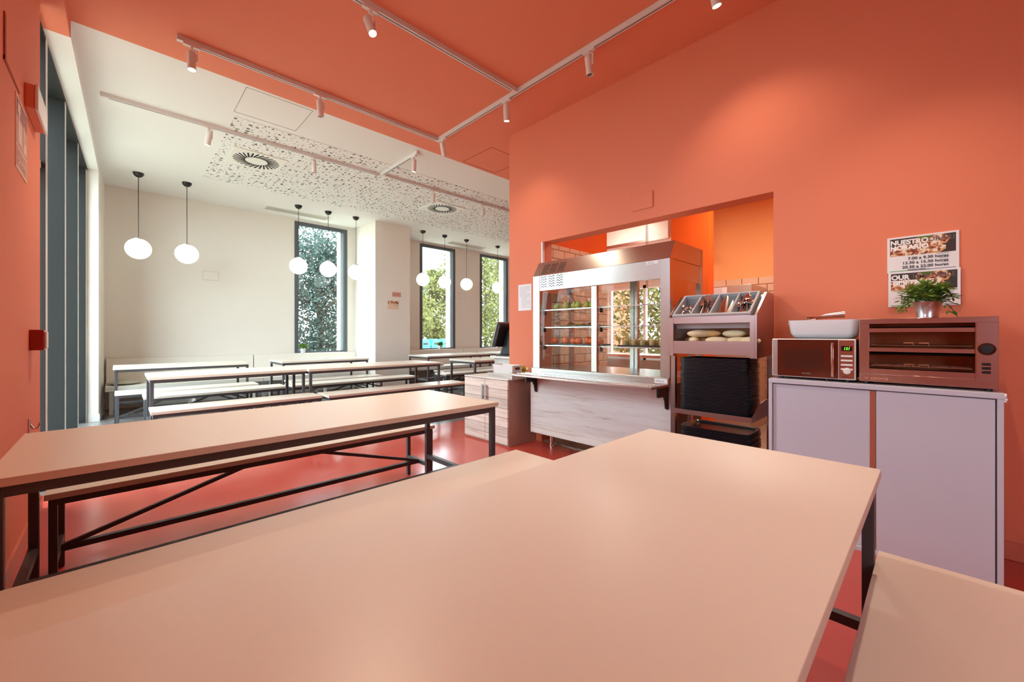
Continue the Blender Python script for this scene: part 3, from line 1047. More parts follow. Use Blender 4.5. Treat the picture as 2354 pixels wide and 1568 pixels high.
for x, lb in ((0.206, 'white globe pendant nearest the glazed left wall'), (0.760, 'white globe pendant, second from the glazed left wall'),
              (2.353, 'white globe pendant at the left edge of the left window'), (2.877, 'white globe pendant in the middle of the left window'),
              (3.413, 'white globe pendant between the left window and the pillar'), (4.95, 'white globe pendant at the left edge of the middle window'),
              (5.54, 'white globe pendant before the right part of the middle window'), (6.187, 'white globe pendant before the wall between the right windows'),
              (7.22, 'white globe pendant closest to the coral wall corner')):
    pendant(x, lb)


# ------------------------------------------------------------------ left wall fittings
t = thing('emergency_light', 'emergency light box with a pale face on the coral left wall', 'lamp', (LX, 3.75, 2.45))
MB().box(LX, -0.342, 3.54, 3.95, 2.45, 2.585).build('housing', 'coral', t, bevel=0.004)
MB().box(-0.342, -0.328, 3.535, 3.955, 2.445, 2.59).build('diffuser', 'white_plastic', t, bevel=0.004)
t = thing('wall_sign', 'red and cream alarm sign on the coral left wall', 'sign', (LX, 3.42, 2.03))
MB().box(LX, LX + 0.004, 3.25, 3.59, 2.03, 2.41).build('plate', 'signcream', t)
MB().box(LX + 0.004, LX + 0.005, 3.265, 3.575, 2.30, 2.395).build('red_field', 'signred', t)
MB().box(LX + 0.004, LX + 0.005, 3.265, 3.575, 2.155, 2.30).build('pink_field', 'signpink', t)
MB().box(LX + 0.004, LX + 0.005, 3.265, 3.575, 2.045, 2.145).build('caption_field', 'signpink', t)
m = MB()
m.box(LX + 0.005, LX + 0.006, 3.29, 3.36, 2.325, 2.375).box(LX + 0.005, LX + 0.006, 3.31, 3.34, 2.29, 2.325)
m.box(LX + 0.005, LX + 0.006, 3.30, 3.40, 2.17, 2.29)
m.build('pictogram', 'signcream', t)
m = MB()
m.box(LX + 0.005, LX + 0.006, 3.46, 3.49, 2.22, 2.31).box(LX + 0.005, LX + 0.006, 3.46, 3.55, 2.165, 2.225)
m.build('pictogram', 'signcream', t)
text('caption', 'PULSADOR', (LX + 0.0055, 3.275, 2.102), 0.05, 'signcream', t, FACE_EAST)
text('caption', 'DE ALARMA', (LX + 0.0055, 3.275, 2.054), 0.05, 'signcream', t, FACE_EAST)
t = thing('call_point', 'dark red fire alarm call point on the coral left wall', 'alarm', (LX, 3.75, 1.07))
MB().box(LX, -0.322, 3.705, 3.81, 1.075, 1.198).build('housing', 'redcall', t, bevel=0.004)
MB().box(-0.322, -0.312, 3.715, 3.80, 1.085, 1.185).build('cover', 'white_plastic', t, bevel=0.003)
t = thing('coat_hook', 'small chrome hook on the coral wall behind the table end', 'hook', (LX, 3.68, 0.6))
MB().box(LX, LX + 0.006, 3.665, 3.695, 0.59, 0.68).build('plate', 'chrome', t, bevel=0.002)
MB().tube([(LX + 0.006, 3.68, 0.64), (LX + 0.02, 3.68, 0.615), (LX + 0.034, 3.68, 0.615), (LX + 0.045, 3.68, 0.65)], 0.005).build('prong', 'chrome', t)


# ------------------------------------------------------------------ posters
def poster(z0, z1, y0, y1, x, name, label, lines1, big, hours, faint):
    t = thing(name, label, 'poster', (x, (y0 + y1) / 2, z0), 'opening hours posters')
    h = z1 - z0
    wd = y1 - y0
    MB().box(x - 0.006, x, y0, y1, z0, z1).build('sheet', 'paper', t)
    xf = x - 0.0062
    iy0, iy1 = y0 + 0.012, y1 - 0.012
    zi0, zi1 = z0 + h * 0.46, z1 - 0.01
    MB().quad((xf, iy0, zi0), (xf, iy1, zi0), (xf, iy1, zi1), (xf, iy0, zi1)).build('photo_board', 'board', t, smooth=False)
    xf -= 0.0002
    # pizza: slanted lens shape with a crust rim
    def blob(pts, nm, mm, dx):
        m = MB()
        m.bm.faces.new([m.bm.verts.new((xf - dx, iy1 - u * (iy1 - iy0), zi0 + v * (zi1 - zi0))) for u, v in pts])
        m.build(nm, mm, t, smooth=False)
    def ell(cu, cv, ru, rv):
        return [(min(1, max(0, cu + ru * math.cos(k * math.pi / 20))), min(1, max(0, cv + rv * math.sin(k * math.pi / 20) + 0.03 * math.sin(k * 1.7)))) for k in range(40)]
    blob(ell(0.34, 0.22, 0.52, 0.34), 'photo_crust', 'crust', 0)
    blob(ell(0.66, 0.72, 0.25, 0.36), 'photo_crust', 'crust', 0.0001)
    blob(ell(0.36, 0.3, 0.5, 0.32), 'photo_pizza', 'pizza', 0.0002)
    blob(ell(0.64, 0.78, 0.25, 0.34), 'photo_pizza', 'pizza', 0.0003)
    blob(ell(0.56, 0.98, 0.1, 0.16), 'photo_herbs', 'leafpot', 0.0004)
    xt = xf - 0.0008
    text('faint_title', faint, (xt + 0.0003, iy0 + 0.004, zi1 - 0.034), 0.036, 'inkfaint', t, ax='RIGHT', bold=0.0006)
    for k, s_ in enumerate(big):
        text('title', s_, (xt, iy1 - 0.002, zi1 - 0.036 - k * 0.032), 0.037, 'inkwhite', t, sx=0.96, bold=0.0016)
    for k, s_ in enumerate(hours):
        text('hours', s_, (xt, y0 + 0.04, z0 + h * (0.335 - 0.118 * k)), 0.021, 'ink', t, ax='RIGHT', sx=1.12, bold=0.0004)
    for k, s_ in enumerate(lines1):
        text('small_print', s_, (xt, y0 + 0.04, z0 + h * (0.425 - 0.118 * k)), 0.008, 'inkgrey', t, ax='RIGHT')
    text('small_print', 'mediterranea', (xt, y0 + 0.17, z0 + h * 0.045), 0.014, 'inkgrey', t, ax='CENTER', shear=0.3)
    zb0, zb1 = z0 + 0.005, z0 + 0.009
    for a, b, mm in ((0, 0.3, 'greenbar'), (0.3, 0.62, 'darkbar'), (0.62, 1, 'greybar')):
        MB().quad((xt, iy1 - a * (iy1 - iy0), zb0), (xt, iy1 - b * (iy1 - iy0), zb0), (xt, iy1 - b * (iy1 - iy0), zb1), (xt, iy1 - a * (iy1 - iy0), zb1)).build('footer_bar', mm, t, smooth=False)


poster(1.537, 1.746, -0.095, 0.197, WX, 'wall_poster', 'upper pizza poster with Spanish opening hours on the coral wall', ('DESAYUNOS', 'COMIDAS', 'CENAS'),
       ('NUESTRO', 'HORARIO'), ('7.00 a 9.30 horas', '13.30 a 15.30 horas', '20.30 a 22.00 horas'), 'HORARI')
poster(1.333, 1.539, -0.1, 0.192, WX - 0.007, 'wall_poster.001', 'lower pizza poster titled our timetable behind the tin potted plant', ('BREAKFAST', 'LUNCH', 'DINNER'),
       ('OUR', 'TIMETABLE'), ('7.00 to 9.30 hours', '13.30 to 15.30 hours', '20.30 to 22.00 hours'), 'TIMETABLE')
t = thing('notice_sheet', 'white printed notice on the coral wall left of the display case', 'notice', (WX, 3.24, 1.445))
MB().box(WX - 0.003, WX, 3.139, 3.346, 1.445, 1.743).build('sheet', 'paper', t)
m = MB()
for k in range(16):
    z = 1.715 - k * 0.0155
    m.box(WX - 0.0034, WX - 0.003, 3.16 + (0.05 if k % 5 == 4 else 0), 3.325 - 0.03 * (k > 7), z, z + 0.003)
m.build('print_lines', 'inkgrey', t)
# pillar notices
t = thing('pillar_notice', 'small pink notice, upper one on the white pillar', 'notice', (4.2, 7.965, 1.95))
MB().box(4.165, 4.36, 7.958, 7.965, 1.98, 2.075).build('sheet', 'signpink', t)
text('caption', 'ZONA LIMPIA', (4.185, 7.9575, 2.02), 0.02, 'inkgrey', t, FACE_SOUTH)
t = thing('pillar_notice', 'pink and orange notice, lower one on the white pillar', 'notice', (4.2, 7.965, 1.7))
MB().box(4.06, 4.305, 7.958, 7.965, 1.71, 1.885).build('sheet', 'signcream', t)
MB().box(4.06, 4.305, 7.9565, 7.958, 1.82, 1.885).build('photo_strip', 'pizza', t)
text('caption', 'Horario', (4.29, 7.957, 1.79), 0.026, 'ink', t, FACE_SOUTH, ax='RIGHT')

# ------------------------------------------------------------------ cash cabinet and till
t = thing('cash_cabinet', 'low cabinet with two pale plank doors by the wall corner', 'cabinet', (3.1, 3.43, 0))
MB().box(2.92, 3.325, 3.07, 3.80, 0.0, 0.69).build('carcass', 'wengeside', t, bevel=0.002)
for y0, y1, hy in ((3.072, 3.433, 3.405), (3.437, 3.798, 3.465)):
    d = MB().box(2.90, 2.919, y0, y1, 0.02, 0.683).build('door', 'plank', t, bevel=0.001)
    MB().box(2.872, 2.886, hy - 0.014, hy + 0.006, 0.46, 0.625).box(2.886, 2.90, hy - 0.008, hy, 0.475, 0.49).box(2.886, 2.90, hy - 0.008, hy, 0.6, 0.615).build('handle', 'mwbody', d, bevel=0.001)
MB().box(2.898, 3.328, 3.066, 3.802, 0.69, 0.702).build('worktop', 'white_plastic', t, bevel=0.002)
t = thing('wooden_tray', 'shallow grey wood tray on the plank-front cabinet', 'tray', (3.1, 3.27, 0.702))
MB().box(2.925, 3.30, 3.03, 3.42, 0.702, 0.712).box(2.925, 2.94, 3.03, 3.42, 0.712, 0.755).box(3.285, 3.30, 3.03, 3.42, 0.712, 0.755).box(2.94, 3.285, 3.03, 3.045, 0.712, 0.755).box(2.94, 3.285, 3.405, 3.42, 0.712, 0.755).build('tray_body', 'greywood', t)
t = thing('storage_basket', 'white plastic basket with cut-out handles on the grey wood tray', 'basket', (3.1, 3.24, 0.712))
m = MB()
x0, x1, y0, y1, z0, z1 = 2.955, 3.10, 3.055, 3.37, 0.7125, 0.845
m.box(x0 + 0.01, x1 - 0.01, y0 + 0.01, y1 - 0.01, z0, z0 + 0.006)
for pts, v in (([(x0 + 0.012, y0, z0), (x0, y0, z1), (x0 + 0.006, y0, z1), (x0 + 0.018, y0, z0)], (0, y1 - y0, 0)), ([(x1 - 0.012, y0, z0), (x1, y0, z1), (x1 - 0.006, y0, z1), (x1 - 0.018, y0, z0)], (0, y1 - y0, 0)),
               ([(x0, y0 + 0.012, z0), (x0, y0, z1), (x0, y0 + 0.006, z1), (x0, y0 + 0.018, z0)], (x1 - x0, 0, 0)), ([(x0, y1 - 0.012, z0), (x0, y1, z1), (x0, y1 - 0.006, z1), (x0, y1 - 0.018, z0)], (x1 - x0, 0, 0))):
    m.prism(pts, v)
m.build('basket_body', 'white_plastic', t, bevel=0.002)
MB().box(2.995, 3.06, 3.0535, 3.055, 0.80, 0.825).build('handle_hole', 'wine', t)
t = thing('snack_basket', 'clear bowl heaped with yellow wrapped snacks beside the white basket', 'snacks', (3.2, 3.14, 0.7125))
MB().lathe([(0, 0), (0.055, 0), (0.078, 0.09), (0.075, 0.09), (0.052, 0.005), (0, 0.005)], (3.2, 3.14, 0.7125), 20).build('bowl', 'cup', t)
m = MB()
for k in range(26):
    a = random.uniform(0, 6.28); r_ = random.uniform(0, 0.05)
    mx = Euler((random.uniform(-0.6, 0.6), random.uniform(-0.6, 0.6), random.uniform(0, 3))).to_matrix().to_4x4()
    m.ball((3.2 + math.cos(a) * r_, 3.14 + math.sin(a) * r_, 0.745 + 0.004 * k * (1 - 0.6 * r_ / 0.05)), 0.024, (1, 0.6, 0.45), mx, seg=8)
m.build('wrappers', 'yellow', t)
t = thing('till_stand', 'grey wood pedestal with a pale top carrying the touchscreen', 'stand', (3.68, 3.78, 0))
MB().box(3.51, 3.9, 3.58, 3.965, 0, 0.872).build('pedestal', 'greywood', t, bevel=0.002)
MB().box(3.47, 3.92, 3.56, 4.01, 0.872, 0.895).build('top', 'white_plastic', t, bevel=0.002)
t = thing('touchscreen_till', 'black touchscreen till seen from its side, half hidden by the coral corner', 'till', (3.62, 3.72, 0.895))
MB().box(3.53, 3.75, 3.7, 3.97, 0.895, 0.915).build('base', 'black', t, bevel=0.006)
MB().prism([(3.6, 3.96, 0.913), (3.6, 3.77, 0.913), (3.6, 3.77, 1.1), (3.6, 3.74, 1.2), (3.6, 3.82, 1.24), (3.6, 3.90, 1.05)], (0.1, 0, 0)).build('neck', 'black', t, bevel=0.008)
mx = Matrix.Translation((3.5, 3.925, 1.17)) @ Matrix.Rotation(math.radians(20), 4, 'X')
MB().box(-0.02, 0.36, -0.055, -0.012, -0.15, 0.16, mx).build('housing', 'black', t, bevel=0.012)
MB().box(-0.03, 0.37, -0.01, 0.006, -0.165, 0.175, mx).build('screen', 'inkgrey', t, bevel=0.004)

# ------------------------------------------------------------------ display counter
DX, DY0, DY1 = 3.07, 1.42, 2.868
t = thing('display_counter', 'steel heated display case with glass front on a pale wood counter', 'display case', (3.35, 2.15, 0))
MB().box(3.09, 3.11, DY0 + 0.004, DY1 + 0.055, 0.16, 0.775).build('front_panel', 'wood', t, bevel=0.002)
MB().box(3.12, 3.70, DY0 + 0.01, DY1, 0.15, 0.78).build('base_cabinet', 'steeldark', t)
for lx, ly in ((3.287, 2.80), (3.287, 1.5), (3.62, 2.80), (3.62, 1.5)):
    MB().cyl((lx, ly, 0.02), (lx, ly, 0.15), 0.024, 0.029, n=18).cyl((lx, ly, 0), (lx, ly, 0.02), 0.03, 0.026, n=18).build('leg', 'chrome', t)
MB().box(3.045, 3.71, DY0, DY1 - 0.0, 0.78, 0.835).build('base_rail', 'steel', t, bevel=0.004)
m = MB()
m.box(2.785, 3.05, DY0 + 0.008, DY1 + 0.06, 0.765, 0.785)
sh = m.build('tray_slide', 'steel3', t, bevel=0.002)
m = MB()
for xx in (2.84, 2.90, 2.96):
    m.cyl((xx, DY0 + 0.06, 0.786), (xx, DY1, 0.786), 0.006, n=8)
m.build('slide_ribs', 'steel', sh)
for y in (DY0 + 0.02, DY1 - 0.04):
    MB().prism([(3.09, y, 0.765), (2.93, y, 0.765), (2.93, y, 0.69), (3.03, y, 0.69), (3.055, y, 0.65), (3.065, y, 0.59), (3.09, y, 0.58)], (0, 0.022, 0)).build('bracket', 'black', t, bevel=0.004)
tg = MB().box(3.0435, 3.045, DY0 + 0.012, DY0 + 0.115, 0.79, 0.825).build('badge', 'paper', t)
text('lettering', 'edenox', (3.043, DY0 + 0.106, 0.80), 0.024, 'inkgrey', tg, bold=0.0003)
for y0, y1 in ((DY0, DY0 + 0.08), (DY1 - 0.088, DY1)):
    MB().box(DX, DX + 0.05, y0, y1, 0.835, 1.765).build('corner_post', 'steel', t, bevel=0.002)
for y0, y1 in ((DY0, DY0 + 0.04), (DY1 - 0.04, DY1)):
    MB().box(3.66, 3.71, y0, y1, 0.835, 1.915).build('rear_post', 'steel', t)
MB().box(DX + 0.012, DX + 0.045, 2.101, 2.161, 0.835, 1.61).build('centre_post', 'steel', t, bevel=0.003)
fb = MB().box(DX + 0.004, DX + 0.03, DY0 + 0.08, DY1 - 0.088, 1.612, 1.765).build('fascia', 'steel', t, bevel=0.001)
# hood
HX = 3.158
m = MB()
m.quad((DX, DY0, 1.765), (HX, DY0, 1.915), (HX, DY1, 1.915), (DX, DY1, 1.765))
m.quad((HX, DY0, 1.915), (3.71, DY0, 1.915), (3.71, DY1, 1.915), (HX, DY1, 1.915))
m.quad((DX, DY0, 1.765), (DX + 0.05, DY0, 1.765), (3.71, DY0, 1.765), (3.71, DY0, 1.915), (HX, DY0, 1.915))
m.quad((DX, DY1, 1.765), (HX, DY1, 1.915), (3.71, DY1, 1.915), (3.71, DY1, 1.765))
m.quad((DX + 0.02, DY0 + 0.01, 1.764), (3.7, DY0 + 0.01, 1.764), (3.7, DY1 - 0.01, 1.764), (DX + 0.02, DY1 - 0.01, 1.764))
m.quad((3.71, DY0, 1.765), (3.71, DY0, 1.915), (3.71, DY1, 1.915), (3.71, DY1, 1.765))
hood = m.build('hood', 'steel', t, smooth=False)
for yy in (DY0, DY1 - 0.01):
    MB().box(DX + 0.05, 3.66, yy + 0.004, yy + 0.01, 1.612, 1.765).build('side_fascia', 'steel', t)


def wavy(m, o, u, v, nrm, n=14):
    """one wavy louvre: o start, u along, v amplitude direction"""
    o, u, v, nrm = Vector(o), Vector(u), Vector(v), Vector(nrm)
    pr = None
    for i in range(n + 1):
        f = i / n
        c = o + u * f + v * (0.5 - 0.5 * math.cos(f * 2 * math.pi * 2)) + nrm * 0.0008
        a, b = m.bm.verts.new(c), m.bm.verts.new(c + v * 0.65)
        if pr:
            m.bm.faces.new((pr[0], a, b, pr[1]))
        pr = (a, b)


m = MB()
for col in range(3):
    for row in range(5):
        wavy(m, (DX + 0.004, DY1 - 0.10 - col * 0.102, 1.640 + row * 0.024), (0, -0.085, 0), (0, 0, 0.013), (-1, 0, 0))
m.build('louvres', 'slot', fb, smooth=False, recalc=False)
m = MB()
sv = Vector((HX - DX, 0, 0.15)).normalized()
sn = Vector((-0.15, 0, HX - DX)).normalized()
for col in range(3):
    for row in range(5):
        o = Vector((DX, DY1 - 0.10 - col * 0.102, 1.765)) + sv * (0.018 + row * 0.024)
        wavy(m, o, (0, -0.085, 0), sv * 0.013, sn)
m.build('louvres', 'slot', hood, smooth=False, recalc=False)
bd = MB().box(DX + 0.0025, DX + 0.004, DY0 + 0.1, DY0 + 0.2, 1.735, 1.757).build('badge', 'paper', fb)
text('lettering', 'edenox', (DX + 0.002, DY0 + 0.19, 1.74), 0.02, 'inkgrey', bd)


# front glass bows slightly outward
def bowed_glass(y0, y1):
    m = MB()
    n = 10
    pr = None
    for i in range(n + 1):
        f = i / n
        z = 0.835 + f * (1.612 - 0.835)
        x = DX + 0.028 - 0.018 * math.sin(f * math.pi)
        a, b = m.bm.verts.new((x, y0, z)), m.bm.verts.new((x, y1, z))
        if pr:
            m.bm.faces.new((pr[0], pr[1], b, a))
        pr = (a, b)
    return m.build('front_glass', 'caseglass', t)


bowed_glass(DY0 + 0.082, 2.099)
bowed_glass(2.163, DY1 - 0.09)
MB().box(DX + 0.06, 3.655, DY0 + 0.012, DY0 + 0.016, 0.84, 1.61).build('side_glass', 'caseglass', t)
MB().box(DX + 0.06, 3.655, DY1 - 0.016, DY1 - 0.012, 0.84, 1.61).build('side_glass', 'caseglass', t)
MB().box(3.68, 3.684, DY0 + 0.04, DY1 - 0.04, 0.84, 1.7).build('rear_glass', 'caseglass', t)
MB().box(3.655, 3.70, 2.06, 2.10, 0.835, 1.765).box(3.655, 3.7, 2.02, 2.05, 0.835, 1.765).build('rear_mullion', 'steel', t)
SHZ = (1.065, 1.245, 1.42)
for zz in SHZ:
    for y0, y1 in ((DY0 + 0.085, 2.095), (2.167, DY1 - 0.09)):
        g = MB().box(DX + 0.05, 3.62, y0, y1, zz - 0.006, zz).build('glass_shelf', 'caseglass', t)
        MB().box(DX + 0.045, DX + 0.052, y0, y1, zz - 0.009, zz + 0.001).build('shelf_edge', 'steel', g)
m = MB()
for y in (DY1 - 0.095, 2.17, 2.093, DY0 + 0.083):
    for zz in SHZ:
        m.box(DX + 0.055, DX + 0.09, y - 0.006, y + 0.006, zz - 0.05, zz - 0.009)
m.build('shelf_clips', 'black', t)


# food in the case
def flat_tray(x0, x1, y0, y1, z, label):
    m = MB().box(x0, x1, y0, y1, z, z + 0.005).box(x0, x0 + 0.006, y0, y1, z + 0.005, z + 0.014).box(x1 - 0.006, x1, y0, y1, z + 0.005, z + 0.014)
    m.box(x0 + 0.006, x1 - 0.006, y0, y0 + 0.006, z + 0.005, z + 0.014).box(x0 + 0.006, x1 - 0.006, y1 - 0.006, y1, z + 0.005, z + 0.014)
    tag(m.build('serving_tray', 'tray', origin=((x0 + x1) / 2, (y0 + y1) / 2, z), bevel=0.001), label, 'tray', 'trays in the display case')


ORD = ['first', 'second', 'third', 'fourth', 'fifth', 'sixth', 'seventh', 'eighth', 'ninth', 'tenth', 'eleventh', 'twelfth']
flat_tray(3.16, 3.45, 2.19, 2.74, SHZ[0], 'black tray under the oranges in the display case')
flat_tray(3.16, 3.45, 2.18, 2.58, SHZ[1], 'black tray under the pastries in the display case')
flat_tray(3.14, 3.42, DY0 + 0.1, 1.93, SHZ[0], 'black tray under the dessert cups in the display case')


def fruit(name, x, y, z, r, kind, label, grp):
    t = thing(name, label, name, (x, y, z), grp)
    if kind == 'orange':
        MB().ball((x, y, z + r), r, seg=22).build('flesh', 'orangefruit', t)
        MB().cyl((x - 0.3 * r, y, z + 1.94 * r), (x - 0.3 * r, y, z + 1.99 * r), 0.004, n=8).build('stem', 'stem', t)
    else:
        MB().lathe([(0, 0), (r * 0.5, r * 0.06), (r * 0.92, r * 0.5), (r, r * 0.95), (r * 0.9, r * 1.35), (r * 0.62, r * 1.8), (r * 0.46, r * 2.05), (r * 0.24, r * 2.2), (0, r * 2.2)], (x, y, z), 18).build('flesh', 'pear', t)
        MB().tube([(x, y, z + r * 2.15), (x + 0.004, y + 0.004, z + r * 2.15 + 0.02)], 0.002, n=6).build('stem', 'stem', t)


for k, (dx, y) in enumerate(((0.0, 2.70), (0.07, 2.62), (0.0, 2.555), (0.02, 2.475), (0.0, 2.40), (0.05, 2.325), (0.0, 2.25), (0.06, 2.20))):
    fruit('orange', 3.22 + dx, y, SHZ[0] + 0.005, 0.036 + 0.002 * (k % 3), 'orange', 'orange on the black tray in the display case, %s from the left' % ORD[k], 'oranges in the display case')
for k, (dx, y, s) in enumerate(((0.0, 2.66, 0.033), (0.06, 2.60, 0.034), (0.0, 2.54, 0.034), (0.03, 2.46, 0.036), (0.0, 2.39, 0.035), (0.03, 2.31, 0.034), (0.02, 2.24, 0.033))):
    fruit('pear', 3.2 + dx, y, SHZ[2], s, 'pear', 'green pear on the top display shelf, %s from the left' % ORD[k], 'pears in the display case')
for k, y in enumerate((2.53, 2.46, 2.39, 2.31, 2.24)):
    t2 = thing('filled_pastry', 'golden pastry on the middle display shelf, %s from the left' % ORD[k], 'pastry', (3.25, y, SHZ[1] + 0.006), 'pastries in the display case')
    MB().ball((3.26 + 0.03 * (k % 2), y, SHZ[1] + 0.005 + 0.016), 0.05, (1.2, 0.62, 0.32)).build('dough', 'pastry', t2)
    MB().ball((3.26 + 0.03 * (k % 2), y, SHZ[1] + 0.005 + 0.026), 0.04, (1.1, 0.6, 0.28)).build('glaze', 'choc' if k in (0, 3) else 'cream', t2)
k = 0
for r_ in range(2):
    for c_ in range(5):
        x, y = 3.2 + r_ * 0.1, 1.88 - c_ * 0.083
        z = SHZ[0] + 0.006
        t2 = thing('dessert_cup', 'cream dessert in a clear cup, %s row, %s from the left' % (('front', 'back')[r_], ORD[c_]), 'dessert', (x, y, z), 'dessert cups in the display case')
        MB().lathe([(0, 0), (0.026, 0), (0.034, 0.055), (0.032, 0.055), (0.025, 0.003), (0, 0.003)], (x, y, z), 18).build('cup', 'cup', t2)
        MB().lathe([(0, 0.004), (0.0245, 0.004), (0.029, 0.04), (0.02, 0.05 + 0.008 * (c_ % 2)), (0, 0.06)], (x, y, z), 18).build('filling', 'cream', t2)

# ------------------------------------------------------------------ cutlery and tray rack
RY0, RY1 = 0.78, 1.36
t = thing('cutlery_rack', 'scratched steel rack holding cutlery, bread and stacked trays', 'rack', (3.1, 1.07, 0))
prof = [(2.907, 1.016), (2.907, 1.296), (3.129, 1.456), (3.30, 1.456), (3.30, 1.03)]
for y in (RY0, RY1 - 0.014):
    MB().prism([(x, y, z) for x, z in prof], (0, 0.014, 0)).build('side_panel', 'steel3', t)
for y in (RY0 + 0.014, RY1 - 0.014 - 0.026):
    MB().box(2.905, 2.93, y, y + 0.026, 1.016, 1.292).build('front_post', 'steel3', t)
MB().box(2.908, 2.92, RY0 + 0.04, RY1 - 0.04, 1.248, 1.298).build('upper_rail', 'steel3', t)
MB().box(2.908, 2.92, RY0 + 0.04, RY1 - 0.04, 1.033, 1.124).build('bread_guard', 'steel3', t)
MB().box(2.92, 3.28, RY0 + 0.014, RY1 - 0.014, 1.09, 1.102).build('bread_shelf', 'steel3', t)
MB().box(3.272, 3.284, RY0 + 0.014, RY1 - 0.014, 1.03, 1.452).build('back_panel', 'steel', t)
for (x, y) in ((3.27, RY0 + 0.004), (3.27, RY1 - 0.034), (2.96, RY1 - 0.036), (3.0, RY1 - 0.036)):
    pass
for x, y in ((3.245, RY0), (3.245, RY1 - 0.03), (2.955, RY1 - 0.03)):
    MB().box(x, x + 0.035, y, y + 0.03, 0, 1.03).build('upright', 'steel', t)
for zz, nm in ((0.604, 'tray_shelf'), (0.2, 'tray_shelf')):
    m = MB().box(2.905, 3.27, RY0 + 0.03, RY1 - 0.035, zz + 0.0, zz + 0.008)
    m.box(2.90, 2.905, RY0 + 0.03, RY1 - 0.035, zz, zz + 0.033)
    m.prism([(2.905, RY0 + 0.026, zz), (3.245, RY0 + 0.026, zz), (3.245, RY0 + 0.026, zz + 0.12), (3.05, RY0 + 0.026, zz + 0.10), (2.905, RY0 + 0.026, zz + 0.033)], (0, 0.004, 0))
    m.build(nm, 'steel3', t)
# grey cutlery bin lying in the slanted top
sv = Vector((0.222, 0, 0.16)).normalized()
sn = Vector((-0.16, 0, 0.222)).normalized()
SL = Matrix(((sv.x, 0, sn.x, 2.907), (0, 1, 0, 0), (sv.z, 0, sn.z, 1.296), (0, 0, 0, 1)))   # u along slope, v = Y, n outward
SLEN = 0.2737
t = thing('cutlery_bin', 'grey four-compartment cutlery bin set in the slanted rack top', 'bin', (3.0, 1.07, 1.38))
b0, b1 = RY0 + 0.035, RY1 - 0.03
m = MB()
m.box(0.0, 0.02, b0, b1, -0.008, 0.014, SL).box(SLEN - 0.012, SLEN, b0, b1, -0.02, 0.014, SL)
m.box(0.02, SLEN - 0.012, b0, b0 + 0.016, -0.02, 0.014, SL).box(0.02, SLEN - 0.012, b1 - 0.016, b1, -0.02, 0.014, SL)
m.build('rim', 'cutlerygrey', t, bevel=0.004)
dv = [b0 + (b1 - b0) * k / 4 for k in range(5)]
m = MB()
for k in (1, 2, 3):
    m.box(0.016, SLEN - 0.01, dv[k] - 0.006, dv[k] + 0.006, -0.1, 0.010, SL)
m.build('divider', 'cutlerygrey', t, bevel=0.003)
m = MB()
m.box(0.004, SLEN - 0.004, b0 + 0.004, b1 - 0.004, -0.106, -0.1, SL)
m.box(0.004, 0.01, b0 + 0.004, b1 - 0.004, -0.1, -0.008, SL).box(SLEN - 0.01, SLEN - 0.004, b0 + 0.004, b1 - 0.004, -0.1, -0.02, SL)
m.box(0.01, SLEN - 0.01, b0 + 0.004, b0 + 0.01, -0.1, -0.02, SL).box(0.01, SLEN - 0.01, b1 - 0.01, b1 - 0.004, -0.1, -0.02, SL)
m.build('tub', 'cutlerygrey', t)


def spoon_mesh(L, bw):
    m = MB()
    m.tube([(0, 0, 0), (0, 0.003, L * 0.3), (0, 0.001, L * 0.72)], [0.006, 0.0045, 0.0035], n=6)
    m.ball((0, 0.004, L * 0.72 + bw * 1.3), bw, (1, 0.32, 1.42), seg=14)
    return m


def fork_mesh(L):
    m = MB()
    m.tube([(0, 0, 0), (0, 0.003, L * 0.3), (0, 0.001, L * 0.7)], [0.006, 0.0045, 0.0035], n=6)
    m.box(-0.011, 0.011, -0.001, 0.0015, L * 0.7, L * 0.8)
    for k in range(4):
        x = -0.011 + k * 0.0064
        m.box(x, x + 0.0032, -0.001, 0.0015, L * 0.8, L)
    return m


def knife_mesh(L):
    m = MB()
    m.box(-0.007, 0.007, -0.003, 0.003, 0, L * 0.5)
    m.prism([(-0.007, 0, L * 0.5), (0.009, 0, L * 0.5), (0.009, 0, L * 0.9), (0.0, 0, L)], (0, 0.0018, 0))
    return m


def cutlery(kind, comp, n, L, m_name, mk):
    proto = None
    lo, hi = dv[comp], dv[comp + 1]
    wmid = (hi - lo)
    for k in range(n):
        f = (k + 0.5) / n
        v = hi - wmid * (0.24 + 0.54 * f)
        nn = -0.075 + 0.055 * ((k * 7) % 5) / 4.0
        nm = {'spoon': 'tablespoon', 'tea': 'teaspoon', 'fork': 'fork', 'knife': 'table_knife'}[kind]
        place = {'tea': 'leftmost', 'fork': 'second', 'knife': 'third', 'spoon': 'rightmost'}[kind]
        if proto is None:
            proto = mk().build(nm, m_name)
            o = proto
        else:
            o = proto.copy()
            C.objects.link(o)
        base = SL @ Vector((0.025 + random.uniform(0, 0.012), v, nn))
        up = (sv * 1.0 + sn * random.uniform(0.22, 0.5) + Vector((0, random.uniform(-0.16, 0.16), 0))).normalized()
        side = Vector((0, -1, 0))
        yv = up.cross(side).normalized()
        side = yv.cross(up).normalized()
        R = Matrix((side, yv, up)).transposed()
        o.rotation_euler = (R @ Matrix.Rotation(random.uniform(-0.6, 0.6), 3, 'Z')).to_euler()
        o.location = base
        tag(o, '%s in the %s compartment of the cutlery bin, %s from the left' % ({'tea': 'steel teaspoon', 'fork': 'steel fork', 'knife': 'red-tinted steel knife', 'spoon': 'steel tablespoon'}[kind], place, ORD[k]), {'tea': 'spoon', 'spoon': 'spoon', 'fork': 'fork', 'knife': 'knife'}[kind], 'cutlery in the grey bin')


